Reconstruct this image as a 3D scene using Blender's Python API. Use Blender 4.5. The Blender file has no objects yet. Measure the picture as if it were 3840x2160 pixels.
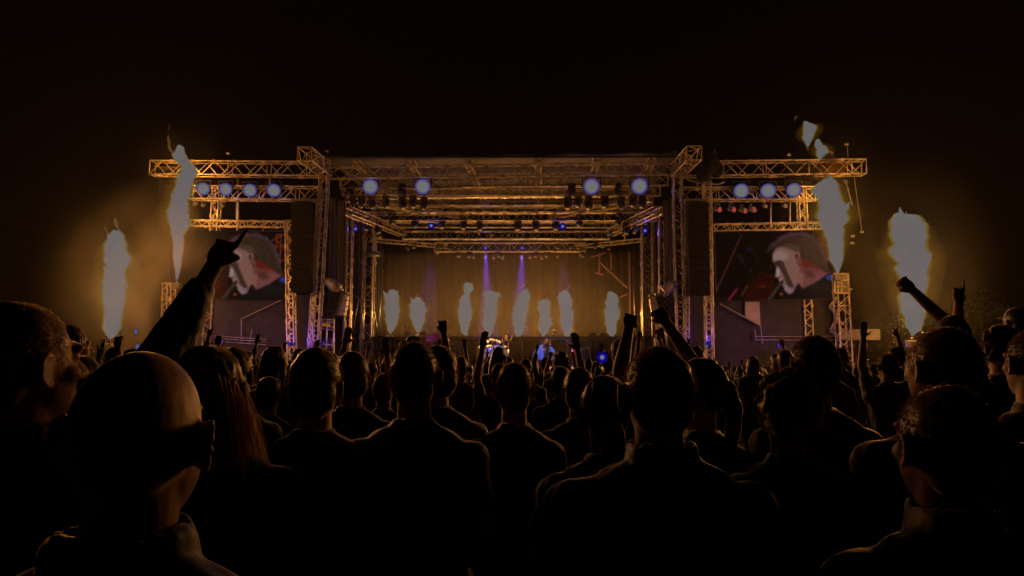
import bpy, math, random
import numpy as np
from mathutils import Vector, Matrix, noise, Quaternion

C = bpy.context.scene
COL = C.collection
V = Vector
R = math.radians

# ------------------------------------------------------------------ camera
F = 2560.0                      # focal length in photo pixels (3840 wide)
PITCH = math.atan(210 / F)
CAMZ = 1.80
cam = bpy.data.cameras.new('camera')
cam.sensor_width = 36.0
cam.lens = 24.0
cam.clip_start = 0.05
cam.clip_end = 2000
camo = bpy.data.objects.new('camera', cam)
COL.objects.link(camo)
camo.location = (0, 0, CAMZ)
camo.rotation_euler = (math.pi / 2 + PITCH, 0, 0)
C.camera = camo

# ------------------------------------------------------------------ night sky
w = bpy.data.worlds.new('World')
C.world = w
w.use_nodes = True
nt = w.node_tree
sky = nt.nodes.new('ShaderNodeTexSky')
sky.sky_type = 'NISHITA'
sky.sun_disc = False
sky.sun_elevation = R(-4)
sky.sun_rotation = R(200)
bg = nt.nodes['Background']
nt.links.new(sky.outputs[0], bg.inputs[0])
bg.inputs[1].default_value = 0.0006

C.view_settings.view_transform = 'Standard'
C.view_settings.look = 'None'
C.view_settings.exposure = 0.0
C.view_settings.gamma = 1.0
C.cycles.use_denoising = True
C.cycles.max_bounces = 5
C.cycles.diffuse_bounces = 2
C.cycles.glossy_bounces = 2
C.cycles.volume_bounces = 0
C.cycles.transparent_max_bounces = 16
C.cycles.sample_clamp_indirect = 2.0
C.cycles.volume_step_rate = 1.0
C.cycles.volume_max_steps = 96

# levels of the lamps the place has
FLAME_STAGE = 3900.0
FLAME_SIDE = 11500.0
FLAME_COL = (1.0, 0.355, 0.055)
HAZE = 0.00018

# ------------------------------------------------------------------ helpers
DSTAGE = 39.4
SLOPE = 0.05
KN = math.sqrt(1 + SLOPE * SLOPE)
CP, SP = math.cos(PITCH), math.sin(PITCH)


def ray(px, py):
    u, v = (px - 1920) / F, (1080 - py) / F
    return V((u, CP - v * SP, SP + v * CP))


def W(px, py, d=0.0):
    """point of the stage: d metres behind its front plane"""
    r = ray(px, py)
    t = (DSTAGE + d) * KN / (r.x * SLOPE + r.y)
    return V((0, 0, CAMZ)) + r * t


def A(px, py, y):
    """point y metres in front of the viewer's place"""
    r = ray(px, py)
    return V((0, 0, CAMZ)) + r * (y / r.y)


def ground_z(y):
    t = min(1, max(0, (y - 4) / 32))
    return -1.3 * t * t * (3 - 2 * t)


SX = V((1, -SLOPE, 0)).normalized()      # along the stage front
SY = V((SLOPE, 1, 0)).normalized()       # into the stage
UP = V((0, 0, 1))


def lin(r, g, b):
    f = lambda c: (c / 255 / 12.92) if c / 255 <= .04045 else ((c / 255 + .055) / 1.055) ** 2.4
    return (f(r), f(g), f(b))


class MB:
    def __init__(s):
        s.v, s.f, s.sm = [], [], []

    def add(s, vs, fs, smooth=False):
        o = len(s.v)
        s.v += [tuple(p) for p in vs]
        s.f += [tuple(i + o for i in f) for f in fs]
        s.sm += [smooth] * len(fs)
        return s

    def bar(s, a, b, r, n=4, r2=None, caps=True):
        a, b = V(a), V(b)
        r2 = r if r2 is None else r2
        d = (b - a)
        if d.length < 1e-6:
            return s
        d.normalize()
        t = UP if abs(d.z) < .95 else V((1, 0, 0))
        x = d.cross(t).normalized()
        y = d.cross(x)
        vs = []
        for p, q in ((a, r), (b, r2)):
            for i in range(n):
                an = 2 * math.pi * (i + .5) / n
                vs.append(p + x * (math.cos(an) * q) + y * (math.sin(an) * q))
        fs = [(i, (i + 1) % n, n + (i + 1) % n, n + i) for i in range(n)]
        if caps:
            fs += [tuple(range(n - 1, -1, -1)), tuple(range(n, 2 * n))]
        return s.add(vs, fs, n > 6)

    def tube(s, pts, r, n=6):
        pts = [V(p) for p in pts]
        vs, fs = [], []
        for i, p in enumerate(pts):
            d = (pts[min(i + 1, len(pts) - 1)] - pts[max(i - 1, 0)]).normalized()
            t = UP if abs(d.z) < .95 else V((1, 0, 0))
            x = d.cross(t).normalized()
            y = d.cross(x)
            q = r[i] if isinstance(r, (list, tuple)) else r
            for k in range(n):
                an = 2 * math.pi * k / n
                vs.append(p + x * (math.cos(an) * q) + y * (math.sin(an) * q))
        for i in range(len(pts) - 1):
            for k in range(n):
                fs.append((i * n + k, i * n + (k + 1) % n, (i + 1) * n + (k + 1) % n, (i + 1) * n + k))
        fs += [tuple(range(n - 1, -1, -1)), tuple(range((len(pts) - 1) * n, len(pts) * n))]
        return s.add(vs, fs, True)

    def box(s, c, hx, hy, hz, X=None, Y=None, Z=None, bev=0.0):
        X, Y, Z = X or SX, Y or SY, Z or UP
        c = V(c)
        if bev <= 0:
            vs = [c + X * (hx * i) + Y * (hy * j) + Z * (hz * k) for k in (-1, 1) for j in (-1, 1) for i in (-1, 1)]
            return s.add(vs, [(0, 2, 3, 1), (4, 5, 7, 6), (0, 1, 5, 4), (2, 6, 7, 3), (0, 4, 6, 2), (1, 3, 7, 5)])
        vs, fs = [], []
        for z, q in ((-hz, bev), (-hz + bev, 0), (hz - bev, 0), (hz, bev)):
            ax, ay = hx - q, hy - q
            for i, j in ((-1, -1), (1, -1), (1, 1), (-1, 1)):
                vs.append(c + X * (i * ax) + Y * (j * ay) + Z * z)
        for k in range(3):
            for i in range(4):
                fs.append((k * 4 + i, k * 4 + (i + 1) % 4, k * 4 + 4 + (i + 1) % 4, k * 4 + 4 + i))
        fs += [(3, 2, 1, 0), (12, 13, 14, 15)]
        return s.add(vs, fs)

    def ell(s, c, rx, ry, rz, n=16, m=10, M=None):
        c = V(c)
        vs, fs = [], []
        for i in range(m + 1):
            th = math.pi * i / m
            for j in range(n):
                ph = 2 * math.pi * j / n
                p = V((rx * math.sin(th) * math.cos(ph), ry * math.sin(th) * math.sin(ph), rz * math.cos(th)))
                vs.append(c + (M @ p if M else p))
        for i in range(m):
            for j in range(n):
                fs.append((i * n + j, (i + 1) * n + j, (i + 1) * n + (j + 1) % n, i * n + (j + 1) % n))
        return s.add(vs, fs, True)

    def cap(s, a, b, r1, r2=None):
        """tapered limb with round ends"""
        a, b = V(a), V(b)
        r2 = r1 if r2 is None else r2
        s.bar(a, b, r1, 12, r2)
        s.ell(a, r1, r1, r1, 12, 8)
        s.ell(b, r2, r2, r2, 12, 8)
        return s

    def loft(s, rings, n=24, power=2.0):
        """closed stack of superellipses (centre, rx, ry)"""
        vs, fs = [], []
        for c, rx, ry in rings:
            for k in range(n):
                an = 2 * math.pi * k / n
                ca, sa = math.cos(an), math.sin(an)
                e = 2 / power
                vs.append(V(c) + V((rx * math.copysign(abs(ca) ** e, ca), ry * math.copysign(abs(sa) ** e, sa), 0)))
        m = len(rings)
        for i in range(m - 1):
            for k in range(n):
                fs.append((i * n + k, i * n + (k + 1) % n, (i + 1) * n + (k + 1) % n, (i + 1) * n + k))
        fs += [tuple(range(n - 1, -1, -1)), tuple(range((m - 1) * n, m * n))]
        return s.add(vs, fs, True)

    def poly(s, pts, depth, nrm):
        """a flat outline given thickness"""
        pts = [V(p) for p in pts]
        n = len(pts)
        vs = pts + [p + V(nrm) * depth for p in pts]
        fs = [tuple(range(n)), tuple(range(2 * n - 1, n - 1, -1))]
        fs += [(i, n + i, n + (i + 1) % n, (i + 1) % n) for i in range(n)]
        return s.add(vs, fs)

    def mesh(s, name):
        me = bpy.data.meshes.new(name)
        me.from_pydata(s.v, [], s.f)
        me.polygons.foreach_set('use_smooth', s.sm)
        me.update()
        return me

    def build(s, name, mat=None, parent=None, origin=None):
        me = s.mesh(name)
        return link(name, me, mat, parent, origin)


def link(name, me, mat=None, parent=None, origin=None):
    o = bpy.data.objects.new(name, me)
    COL.objects.link(o)
    if mat is not None and not me.materials:
        me.materials.append(mat)
    if origin is not None:
        me.transform(Matrix.Translation(-V(origin)))
        o.location = origin
    if parent is not None:
        o.parent = parent
        if origin is not None:
            pass
    return o


def tag(o, label=None, cat=None, group=None, kind=None):
    if label:
        o['label'] = label
    if cat:
        o['category'] = cat
    if group:
        o['group'] = group
    if kind:
        o['kind'] = kind
    return o


def empty(name, loc, label=None, cat=None, group=None, rot=(0, 0, 0), kind=None):
    o = bpy.data.objects.new(name, None)
    o.empty_display_size = .2
    COL.objects.link(o)
    o.location = loc
    o.rotation_euler = rot
    return tag(o, label, cat, group, kind)


def part(mb, name, mat, parent, label=None):
    """a part modelled in place, in world coordinates"""
    me = mb.mesh(name)
    p = parent
    off = V((0, 0, 0))
    while p is not None:
        off += p.location
        p = p.parent
    me.transform(Matrix.Translation(-off))
    o = link(name, me, mat, parent)
    if label:
        o['label'] = label
    return o


def copy_tree(o, parent=None):
    c = o.copy()
    COL.objects.link(c)
    c.parent = parent
    for ch in list(o.children):
        copy_tree(ch, c)
    return c


ORD = ['first', 'second', 'third', 'fourth', 'fifth', 'sixth', 'seventh', 'eighth', 'ninth', 'tenth', 'eleventh', 'twelfth',
       'thirteenth', 'fourteenth', 'fifteenth', 'sixteenth', 'seventeenth', 'eighteenth']


# ------------------------------------------------------------------ materials
def mat(name, col, rough=.6, metal=0.0, var=.25, scale=6.0, bump=0.0, sheen=0.0, spec=.5, sheen_col=(1, 1, 1)):
    m = bpy.data.materials.new(name)
    m.use_nodes = True
    t = m.node_tree
    b = t.nodes['Principled BSDF']
    b.inputs['Roughness'].default_value = rough
    b.inputs['Metallic'].default_value = metal
    b.inputs['Specular IOR Level'].default_value = spec
    if sheen:
        b.inputs['Sheen Weight'].default_value = sheen
        b.inputs['Sheen Roughness'].default_value = .35
        b.inputs['Sheen Tint'].default_value = (*sheen_col, 1)
    tc = t.nodes.new('ShaderNodeTexCoord')
    nz = t.nodes.new('ShaderNodeTexNoise')
    nz.inputs['Scale'].default_value = scale
    nz.inputs['Detail'].default_value = 5
    t.links.new(tc.outputs['Object'], nz.inputs['Vector'])
    rp = t.nodes.new('ShaderNodeValToRGB')
    rp.color_ramp.elements[0].position = .3
    rp.color_ramp.elements[1].position = .7
    rp.color_ramp.elements[0].color = (*[c * (1 - var) for c in col], 1)
    rp.color_ramp.elements[1].color = (*[min(1, c * (1 + var)) for c in col], 1)
    t.links.new(nz.outputs['Fac'], rp.inputs['Fac'])
    t.links.new(rp.outputs['Color'], b.inputs['Base Color'])
    if bump:
        bp = t.nodes.new('ShaderNodeBump')
        bp.inputs['Strength'].default_value = bump
        bp.inputs['Distance'].default_value = .02
        t.links.new(nz.outputs['Fac'], bp.inputs['Height'])
        t.links.new(bp.outputs['Normal'], b.inputs['Normal'])
    return m


def emit(name, col, strength=1.0):
    m = bpy.data.materials.new(name)
    m.use_nodes = True
    t = m.node_tree
    t.nodes.clear()
    e = t.nodes.new('ShaderNodeEmission')
    e.inputs[0].default_value = (*col, 1)
    e.inputs[1].default_value = strength
    o = t.nodes.new('ShaderNodeOutputMaterial')
    t.links.new(e.outputs[0], o.inputs[0])
    return m


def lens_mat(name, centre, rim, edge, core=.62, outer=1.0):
    """lamp lens: white hot in the middle, blue halo painted towards its rim (radius 1 in lens space)"""
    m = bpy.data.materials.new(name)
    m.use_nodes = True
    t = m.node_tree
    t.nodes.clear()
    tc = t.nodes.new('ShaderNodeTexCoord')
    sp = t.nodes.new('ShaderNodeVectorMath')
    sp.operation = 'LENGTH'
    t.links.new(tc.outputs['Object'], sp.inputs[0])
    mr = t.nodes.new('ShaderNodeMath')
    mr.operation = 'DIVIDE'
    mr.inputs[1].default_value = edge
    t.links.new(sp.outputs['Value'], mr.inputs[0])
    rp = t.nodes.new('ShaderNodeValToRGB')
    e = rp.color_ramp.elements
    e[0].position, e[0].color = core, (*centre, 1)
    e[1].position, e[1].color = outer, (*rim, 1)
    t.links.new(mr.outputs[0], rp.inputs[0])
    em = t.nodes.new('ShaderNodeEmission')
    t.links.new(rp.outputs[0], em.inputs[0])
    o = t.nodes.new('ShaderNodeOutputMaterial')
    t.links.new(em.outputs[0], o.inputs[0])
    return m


def flame_mat(name, sig, src):
    m = bpy.data.materials.new(name)
    m.use_nodes = True
    t = m.node_tree
    t.nodes.clear()
    D = max(sig) * 1.02
    ab = t.nodes.new('ShaderNodeVolumeAbsorption')
    ab.inputs['Color'].default_value = (*[1 - s / D for s in sig], 1)
    ab.inputs['Density'].default_value = D
    em = t.nodes.new('ShaderNodeEmission')
    em.inputs[0].default_value = (*[s * c for s, c in zip(sig, src)], 1)
    ad = t.nodes.new('ShaderNodeAddShader')
    t.links.new(ab.outputs[0], ad.inputs[0])
    t.links.new(em.outputs[0], ad.inputs[1])
    o = t.nodes.new('ShaderNodeOutputMaterial')
    t.links.new(ad.outputs[0], o.inputs['Volume'])
    return m


def volume_mat(name, col, density, aniso=0.0, noise_scale=None, lo=.45, hi=.75, absorb=None):
    m = bpy.data.materials.new(name)
    m.use_nodes = True
    t = m.node_tree
    t.nodes.clear()
    pv = t.nodes.new('ShaderNodeVolumePrincipled')
    pv.inputs['Color'].default_value = (*col, 1)
    pv.inputs['Density'].default_value = density
    pv.inputs['Anisotropy'].default_value = aniso
    o = t.nodes.new('ShaderNodeOutputMaterial')
    t.links.new(pv.outputs[0], o.inputs['Volume'])
    if noise_scale:
        tc = t.nodes.new('ShaderNodeTexCoord')
        nz = t.nodes.new('ShaderNodeTexNoise')
        nz.inputs['Scale'].default_value = noise_scale
        nz.inputs['Detail'].default_value = 4
        nz.inputs['Distortion'].default_value = .6
        t.links.new(tc.outputs['Object'], nz.inputs['Vector'])
        mr = t.nodes.new('ShaderNodeMapRange')
        mr.inputs['From Min'].default_value = lo
        mr.inputs['From Max'].default_value = hi
        mr.inputs['To Max'].default_value = density
        t.links.new(nz.outputs['Fac'], mr.inputs['Value'])
        # thins out towards the blob's edge
        ln = t.nodes.new('ShaderNodeVectorMath')
        ln.operation = 'LENGTH'
        t.links.new(tc.outputs['Generated'], ln.inputs[0])
        sub = t.nodes.new('ShaderNodeVectorMath')
        sub.operation = 'SUBTRACT'
        sub.inputs[1].default_value = (.5, .5, .5)
        t.links.new(tc.outputs['Generated'], sub.inputs[0])
        t.links.new(sub.outputs[0], ln.inputs[0])
        m2 = t.nodes.new('ShaderNodeMapRange')
        m2.inputs['From Min'].default_value = .5
        m2.inputs['From Max'].default_value = .12
        t.links.new(ln.outputs['Value'], m2.inputs['Value'])
        mu = t.nodes.new('ShaderNodeMath')
        mu.operation = 'MULTIPLY'
        t.links.new(mr.outputs[0], mu.inputs[0])
        t.links.new(m2.outputs[0], mu.inputs[1])
        t.links.new(mu.outputs[0], pv.inputs['Density'])
    return m


M = {}
M['alu'] = mat('truss_aluminium', (.22, .19, .125), .38, .55, .6, 2.2)
M['steel'] = mat('scaffold_steel', (.13, .12, .10), .45, .5, .4, 3)
M['black'] = mat('black_paint', (.004, .004, .004), .6, 0, .3, 5, spec=.2)
M['dark'] = mat('dark_grey_casing', (.03, .03, .03), .5, 0, .3, 5)
M['speaker'] = mat('speaker_grille', (.004, .004, .004), .9, 0, .3, 9, spec=.04)
M['boxgrey'] = mat('grey_cabinet', (.10, .09, .085), .6, 0, .25, 4)
M['drape'] = mat('brown_lit_drape', (.02, .016, .013), .95, 0, .3, 2, bump=.3)
M['blackdrape'] = mat('black_drape', (.014, .013, .012), .95, 0, .3, 2, spec=.2)
M['deck'] = mat('stage_plywood', (.03, .027, .024), .6, 0, .3, 2)
M['roofskin'] = mat('roof_tarpaulin', (.011, .0095, .008), .85, 0, .3, .4)
M['ground'] = mat('trampled_grass', (.035, .04, .02), .95, 0, .5, .8, bump=.4)
M['beige'] = mat('beige_panel', (.12, .10, .07), .8, 0, .2, 2)
M['white'] = mat('white_paint', (.2, .19, .16), .6, 0, .1, 2)
M['chrome'] = mat('cymbal_metal', (.16, .15, .14), .4, .3, .1, 4)
M['drumshell'] = mat('drum_shell', (.45, .5, .6), .3, .3, .15, 5)
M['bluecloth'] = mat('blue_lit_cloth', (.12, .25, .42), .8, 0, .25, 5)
M['red'] = mat('red_lacquer', (.5, .02, .02), .3, 0, .1, 5)
M['darkred'] = mat('dark_red_cloth', (.12, .015, .015), .8, 0, .3, 5)
M['greytop'] = mat('grey_cotton', (.10, .10, .11), .9, 0, .2, 8)
M['bark'] = mat('bark', (.06, .045, .03), .95, 0, .4, 6)
M['leaf'] = mat('leaves', (.012, .028, .007), .7, 0, .5, 2)
M['hotlens'] = emit('warm_lens', lin(124, 78, 24), 1.0)
M['hotred'] = emit('red_lens', lin(150, 60, 50), 1.0)
M['blinder'] = lens_mat('blinder_lens', (.150, .150, .154), lin(30, 22, 120), .33)  # blue bloom of the lamp painted as the lens rim
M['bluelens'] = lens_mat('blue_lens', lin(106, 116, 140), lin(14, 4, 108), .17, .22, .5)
M['rail'] = mat('rail_steel', (.045, .042, .036), .5, .4, .3, 3)
M['nozzle'] = M['dark']
SIG = (7.0, 5.2, 2.6)
M['flame'] = emit('burning_gas', (.124, .127, .125))
M['sideflame'] = emit('side_burning_gas', (.116, .123, .124))
for k_ in ('flame', 'sideflame'):
    M[k_].cycles.emission_sampling = 'NONE'
M['flamethin'] = flame_mat('thin_burning_gas', (5.0, 2.6, .8), (.137, .128, .11))

M['glowshell'] = flame_mat('added_glow_shell', (3.2, 2.2, .45), (.138, .110, .05))  # yellow glow at the flame edges, made as an added shell
M['haloshell'] = flame_mat('added_halo_shell', (.17, .10, .015), (.115, .078, .028))  # added glowing shells that imitate the halo round each flame

SKIN = [mat('skin_%s' % n, c, .52, 0, .2, 22, bump=.14, sheen=.4) for n, c in
        (('fair', (.40, .22, .15)), ('tan', (.33, .17, .11)), ('olive', (.28, .15, .09)))]
CLOTH = [mat('cloth_%s' % n, c, .55, 0, .3, 18, bump=.2, sheen=1.0, sheen_col=(1, .85, .7), spec=.5) for n, c, s in
         (('black', (.006, .006, .006), .10), ('charcoal', (.013, .013, .014), .14), ('navy', (.010, .012, .02), .12), ('brown', (.03, .02, .014), .16),
          ('grey', (.05, .05, .05), .14), ('maroon', (.045, .01, .01), .12))]
HAIR = [mat('hair_%s' % n, c, .42, 0, .35, 30, sheen=1.0, sheen_col=(1, .75, .5)) for n, c, s in
        (('black', (.008, .006, .005), .18), ('brown', (.03, .017, .01), .22), ('fair', (.12, .075, .04), .22))]


def glow_strand_mat(name, col):
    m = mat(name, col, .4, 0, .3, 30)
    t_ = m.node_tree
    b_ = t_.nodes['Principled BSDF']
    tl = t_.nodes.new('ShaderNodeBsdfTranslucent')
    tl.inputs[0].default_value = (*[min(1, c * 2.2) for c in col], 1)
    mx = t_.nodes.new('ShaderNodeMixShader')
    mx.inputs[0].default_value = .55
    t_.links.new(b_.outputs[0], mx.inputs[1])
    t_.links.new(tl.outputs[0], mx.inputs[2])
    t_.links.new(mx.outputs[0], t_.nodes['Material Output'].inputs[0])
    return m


GLOW_STRAND = [glow_strand_mat('glow_strand_black', (.07, .04, .025)), glow_strand_mat('glow_strand_brown', (.14, .075, .04)), glow_strand_mat('glow_strand_fair', (.30, .18, .09))]  # lighter than the hair, backlit glow put into the strand colour
PANTS = mat('denim_dark', (.012, .014, .02), .9, 0, .3, 12)

# ------------------------------------------------------------------ ground
gm = MB()
nx, ny = 40, 60
xs = [-110 + 220 * i / nx for i in range(nx + 1)]
ys = [-20 + 140 * j / ny for j in range(ny + 1)]
gm.add([V((x, y, ground_z(y) + .04 * noise.noise(V((x * .3, y * .3, 0))))) for y in ys for x in xs],
       [(j * (nx + 1) + i, j * (nx + 1) + i + 1, (j + 1) * (nx + 1) + i + 1, (j + 1) * (nx + 1) + i) for j in range(ny) for i in range(nx)], True)
g = gm.build('ground', M['ground'])
tag(g, kind='structure')
GZ = -1.3


# ------------------------------------------------------------------ trusses
def truss(name, a, b, wd, ht, label, group='aluminium trusses of the stage', rc=.036, rl=.022, seg=None, matr=None, cat='truss', side=None, plates=0):
    a, b = V(a), V(b)
    d = (b - a)
    L = d.length
    d.normalize()
    if abs(d.z) > .8:
        x = SX.copy()
        y = d.cross(x).normalized()
        x = y.cross(d).normalized()
    else:
        y = UP - d * d.dot(UP)
        y.normalize()
        x = d.cross(y).normalized()
    hw, hh = wd / 2, ht / 2
    root = empty(name, a, label, cat, group)
    cor = [(-hw, -hh), (hw, -hh), (hw, hh), (-hw, hh)]
    off = [x * i + y * j for i, j in cor]
    m = matr or M['alu']
    for o in off:
        part(MB().bar(a + o, b + o, rc, 6), 'chord', m, root)
    lt = MB()
    n = seg or max(2, int(round(L / max(wd, ht) / .95)))
    for fi in range(4):
        o0, o1 = off[fi], off[(fi + 1) % 4]
        for k in range(n):
            p, q = a + d * (L * k / n), a + d * (L * (k + 1) / n)
            if (k + fi) % 2:
                lt.bar(p + o0, q + o1, rl, 4, caps=False)
            else:
                lt.bar(p + o1, q + o0, rl, 4, caps=False)
            if k % 3 == 0:
                lt.bar(p + o0, p + o1, rl, 4, caps=False)
        lt.bar(b + o0, b + o1, rl * 1.3, 4, caps=False)
        lt.bar(a + o0, a + o1, rl * 1.3, 4, caps=False)
    if plates:
        pl = lt
        for k in range(1, plates + 1):
            p = a + d * (L * k / (plates + 1))
            for o in off:
                pl.bar(p + o - d * .09, p + o + d * .09, rc * 1.7, 6)
    part(lt, 'lattice', m, root)
    return root


def hmid(x0, x1, yt, yb, d0, d1=None, yt1=None, yb1=None):
    """centre line and height of a horizontal truss from its picture outline"""
    d1 = d0 if d1 is None else d1
    a0, a1 = W(x0, yt, d0), W(x0, yb, d0)
    b0, b1 = W(x1, yt if yt1 is None else yt1, d1), W(x1, yb if yb1 is None else yb1, d1)
    return (a0 + a1) / 2, (b0 + b1) / 2, (a0 - a1).length


# five trusses across the roof, one behind the other
ZT = W(1920, 620, .3).z
for i, d in enumerate((.3, 3.0, 6.0, 9.0, 12.0)):
    a = W(1228, 640, .3)
    b = W(2536, 640, .3)
    off = SY * (d - .3)
    a, b = a + off, b + off
    truss('roof_truss', V((a.x, a.y, ZT - .34)), V((b.x, b.y, ZT - .34)), .3, .68,
          '%s aluminium roof truss counted from the front, spanning the stage' % ORD[i].capitalize(), 'trusses across the stage roof', rc=.036, rl=.03, seg=26, plates=5)
# rafters under the roof skin
for i, px in enumerate((1333, 1538, 1754, 2017, 2239, 2450)):
    a = W(px, 598, 0)
    a.z = ZT + .22
    truss('rafter_truss', a, a + SY * 13, .35, .35, '%s slim rafter from the left running back under the roof skin' % ORD[i].capitalize(), 'rafters under the roof skin', rc=.045, rl=.024)
# roof skin
rs = MB()
c0, c1 = W(1215, 592, -.2), W(2545, 592, -.2)
zr = ZT + .5
nrm = 24
for j in range(13):
    for i in range(nrm + 1):
        p = c0.lerp(c1, i / nrm) + SY * (14 * j / 12)
        rs.v.append((p.x, p.y, zr + .05 * math.sin(i * math.pi / 2) + .12 * math.sin(j / 12 * math.pi)))
for j in range(12):
    for i in range(nrm):
        k = j * (nrm + 1) + i
        rs.f.append((k, k + 1, k + nrm + 2, k + nrm + 1))
        rs.sm.append(True)
ro = rs.build('stage_roof', M['roofskin'])
sm = ro.modifiers.new('thick', 'SOLIDIFY')
sm.thickness = .06
tag(ro, 'Dark tarpaulin roof skin stretched over the stage rafters', 'stage roof')
roof_edge = MB().bar(W(1215, 590, -.25), W(2545, 588, -.25), .06, 6)
part(roof_edge, 'roof_edge', M['black'], ro)

# corner brackets that jut out towards the crowd
truss('cantilever_truss', W(1142, 576, -4.2), W(1222, 640, .2), .75, .72, 'Box truss jutting forward over the left main tower, open end showing', 'corner cantilevers', rl=.026)
truss('cantilever_truss', W(2604, 573, -4.2), W(2540, 640, .2), .75, .72, 'Box truss jutting forward over the right main tower, open end showing', 'corner cantilevers', rl=.026)

# lower rig: lighting trusses hung under the roof
RIG = 'lighting trusses hung under the roof'
a, b, h = hmid(1285, 2455, 708, 733, 1.2)
truss('lighting_truss', a, b, .4, h, 'Front lighting truss carrying four white spotlights and a row of dark moving heads', RIG, rc=.03)
a, b, h = hmid(1330, 2460, 797, 829, 5)
truss('lighting_truss', a, b, .5, h, 'Straight middle lighting truss between the two slanting side trusses', RIG, rc=.034)
a, b, h = hmid(1512, 2284, 868, 897, 8)
truss('lighting_truss', a, b, .5, h, 'Back lighting truss joined to the ends of the slanting side trusses', RIG, rc=.034)
a, b, h = hmid(1630, 2195, 912, 944, 10)
truss('lighting_truss', a, b, .5, h, 'Lowest lighting truss hung in front of the top of the tan backdrop', RIG, rc=.036)
a, b, h = hmid(1310, 1508, 778, 806, 1.5, 8, 860, 886)
truss('lighting_truss', a, b, .5, h, 'Left slanting lighting truss running back into the stage', RIG, rc=.04)
a, b, h = hmid(2468, 2288, 774, 802, 1.5, 8, 860, 886)
truss('lighting_truss', a, b, .5, h, 'Right slanting lighting truss running back into the stage', RIG, rc=.04)
a, b, h = hmid(1390, 1690, 893, 905, 9.2, 10.5, 920, 934)
truss('lighting_truss', a, b, .35, h, 'Short bent lighting truss left of the lowest truss', RIG, rc=.03)
a, b, h = hmid(2420, 2160, 893, 905, 9.2, 10.5, 920, 934)
truss('lighting_truss', a, b, .35, h, 'Short bent lighting truss right of the lowest truss', RIG, rc=.03)
# sagging cross bars in the roof, a busier middle
for i, (x0, y0, d0, x1, y1, d1) in enumerate(((1440, 762, 8, 2400, 762, 8), (1400, 786, 10, 2420, 788, 10), (1300, 748, 3, 1760, 816, 11), (2440, 748, 3, 2060, 816, 11), (1470, 845, 9, 2330, 846, 9))):
    truss('roof_brace', W(x0, y0, d0), W(x1, y1, d1), .3, .3, ('Flat brace truss under the third roof truss', 'Flat brace truss under the rearmost roof truss', 'Diagonal brace truss in the left half of the roof',
          'Diagonal brace truss in the right half of the roof', 'Thin brace truss just above the back lighting truss')[i], 'brace trusses in the roof', rc=.026, rl=.017)

# towers
TW = 'lattice towers of the stage'


def tower(x0, y0, x1, y1, d, wd, label, m=None, dp=None, to_ground=True, name='truss_tower', rc=.046, grp=TW):
    a, b = W(x0, y0, d), W(x1, y1, d)
    if to_ground:
        k = (GZ - b.z) / (b.z - a.z)
        b = b + (b - a) * k
    return truss(name, b, a, wd, dp or wd, label, grp, rc=rc, rl=.022, matr=m, cat='tower', plates=6)


tower(1221, 590, 1186, 1200, 0, .46, 'Tall main tower at the left corner of the stage roof')
tower(2537, 590, 2552, 1200, 0, .46, 'Tall main tower at the right corner of the stage roof')
tower(1312, 780, 1302, 1240, 4, .36, 'Lattice tower between the left brown drapes and the inner left tower', rc=.06)
tower(1389, 800, 1376, 1240, 8, .72, 'Bright wide inner tower at the left edge of the backdrop', dp=.6, rc=.075)
tower(2483, 780, 2484, 1240, 4, .36, 'Lattice tower between the right brown drapes and the inner right tower', rc=.06)
tower(2427, 800, 2430, 1240, 8, .72, 'Bright wide inner tower at the right edge of the backdrop', dp=.6, rc=.075)
tower(1086, 828, 1093, 1240, -.5, .40, 'Slim tower between the left video screen and the left speaker column')
tower(2651, 680, 2659, 1240, -.5, .40, 'Slim tower between the right speaker column and the right video screen')
tower(816, 700, 782, 1240, .8, .42, 'Tower behind the left video screen carrying the left wing trusses')
tower(3003, 700, 3030, 1240, .8, .42, 'Tower behind the right video screen carrying the right wing trusses')
tower(634, 1062, 630, 1240, -.6, .5, 'Short pale tower under the left tall flame')
tower(3150, 1030, 3162, 1240, -.6, .6, 'Short tower under the right tall flame')
tower(1198, 745, 1170, 1200, -.2, .25, 'Thin cable tower beside the left speaker column', rc=.028)
tower(2575, 745, 2577, 1120, -.2, .2, 'Thin cable tower beside the right speaker column', rc=.028)
# wing trusses
WG = 'trusses of the stage wings'
for (x0, x1, yt, yb, d, yt1, yb1, lab) in (
        (572, 1206, 606, 657, 0, 612, 661, 'Upper truss of the left wing, its open end past the tall left flame'),
        (715, 1206, 700, 748, .2, 706, 750, 'Lower truss of the left wing carrying four white spotlights'),
        (722, 1080, 827, 848, .5, 831, 853, 'Slim truss that holds the left video screen'),
        (2552, 3240, 610, 663, 0, 601, 655, 'Upper truss of the right wing, its open end past the tall right flame'),
        (2552, 3065, 706, 752, .2, 703, 752, 'Lower truss of the right wing carrying three white spotlights'),
        (2676, 3080, 842, 867, .5, 835, 860, 'Slim truss that holds the right video screen')):
    a, b, h = hmid(x0, x1, yt, yb, d, None, yt1, yb1)
    truss('wing_truss', a, b, .6 if h > .5 else .4, h, lab, WG, rc=.04 if h > .5 else .032, rl=.026 if h > .5 else .02, plates=7)
# hanging poles of the wings
for i, (x, y0, y1) in enumerate(((893, 655, 862), (1013, 655, 700), (888, 750, 830), (2615, 660, 706), (2890, 752, 866), (2962, 752, 842))):
    tag(MB().bar(W(x, y0, .1), W(x, y1, .1), .05, 8).build('hanging_pole', M['steel'], origin=W(x, y0, .1)),
        'Vertical steel pole hung from the %s wing truss, %s of its side' % ('left' if i < 3 else 'right', ORD[i % 3]), 'pole', 'hanging poles of the wings')


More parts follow.
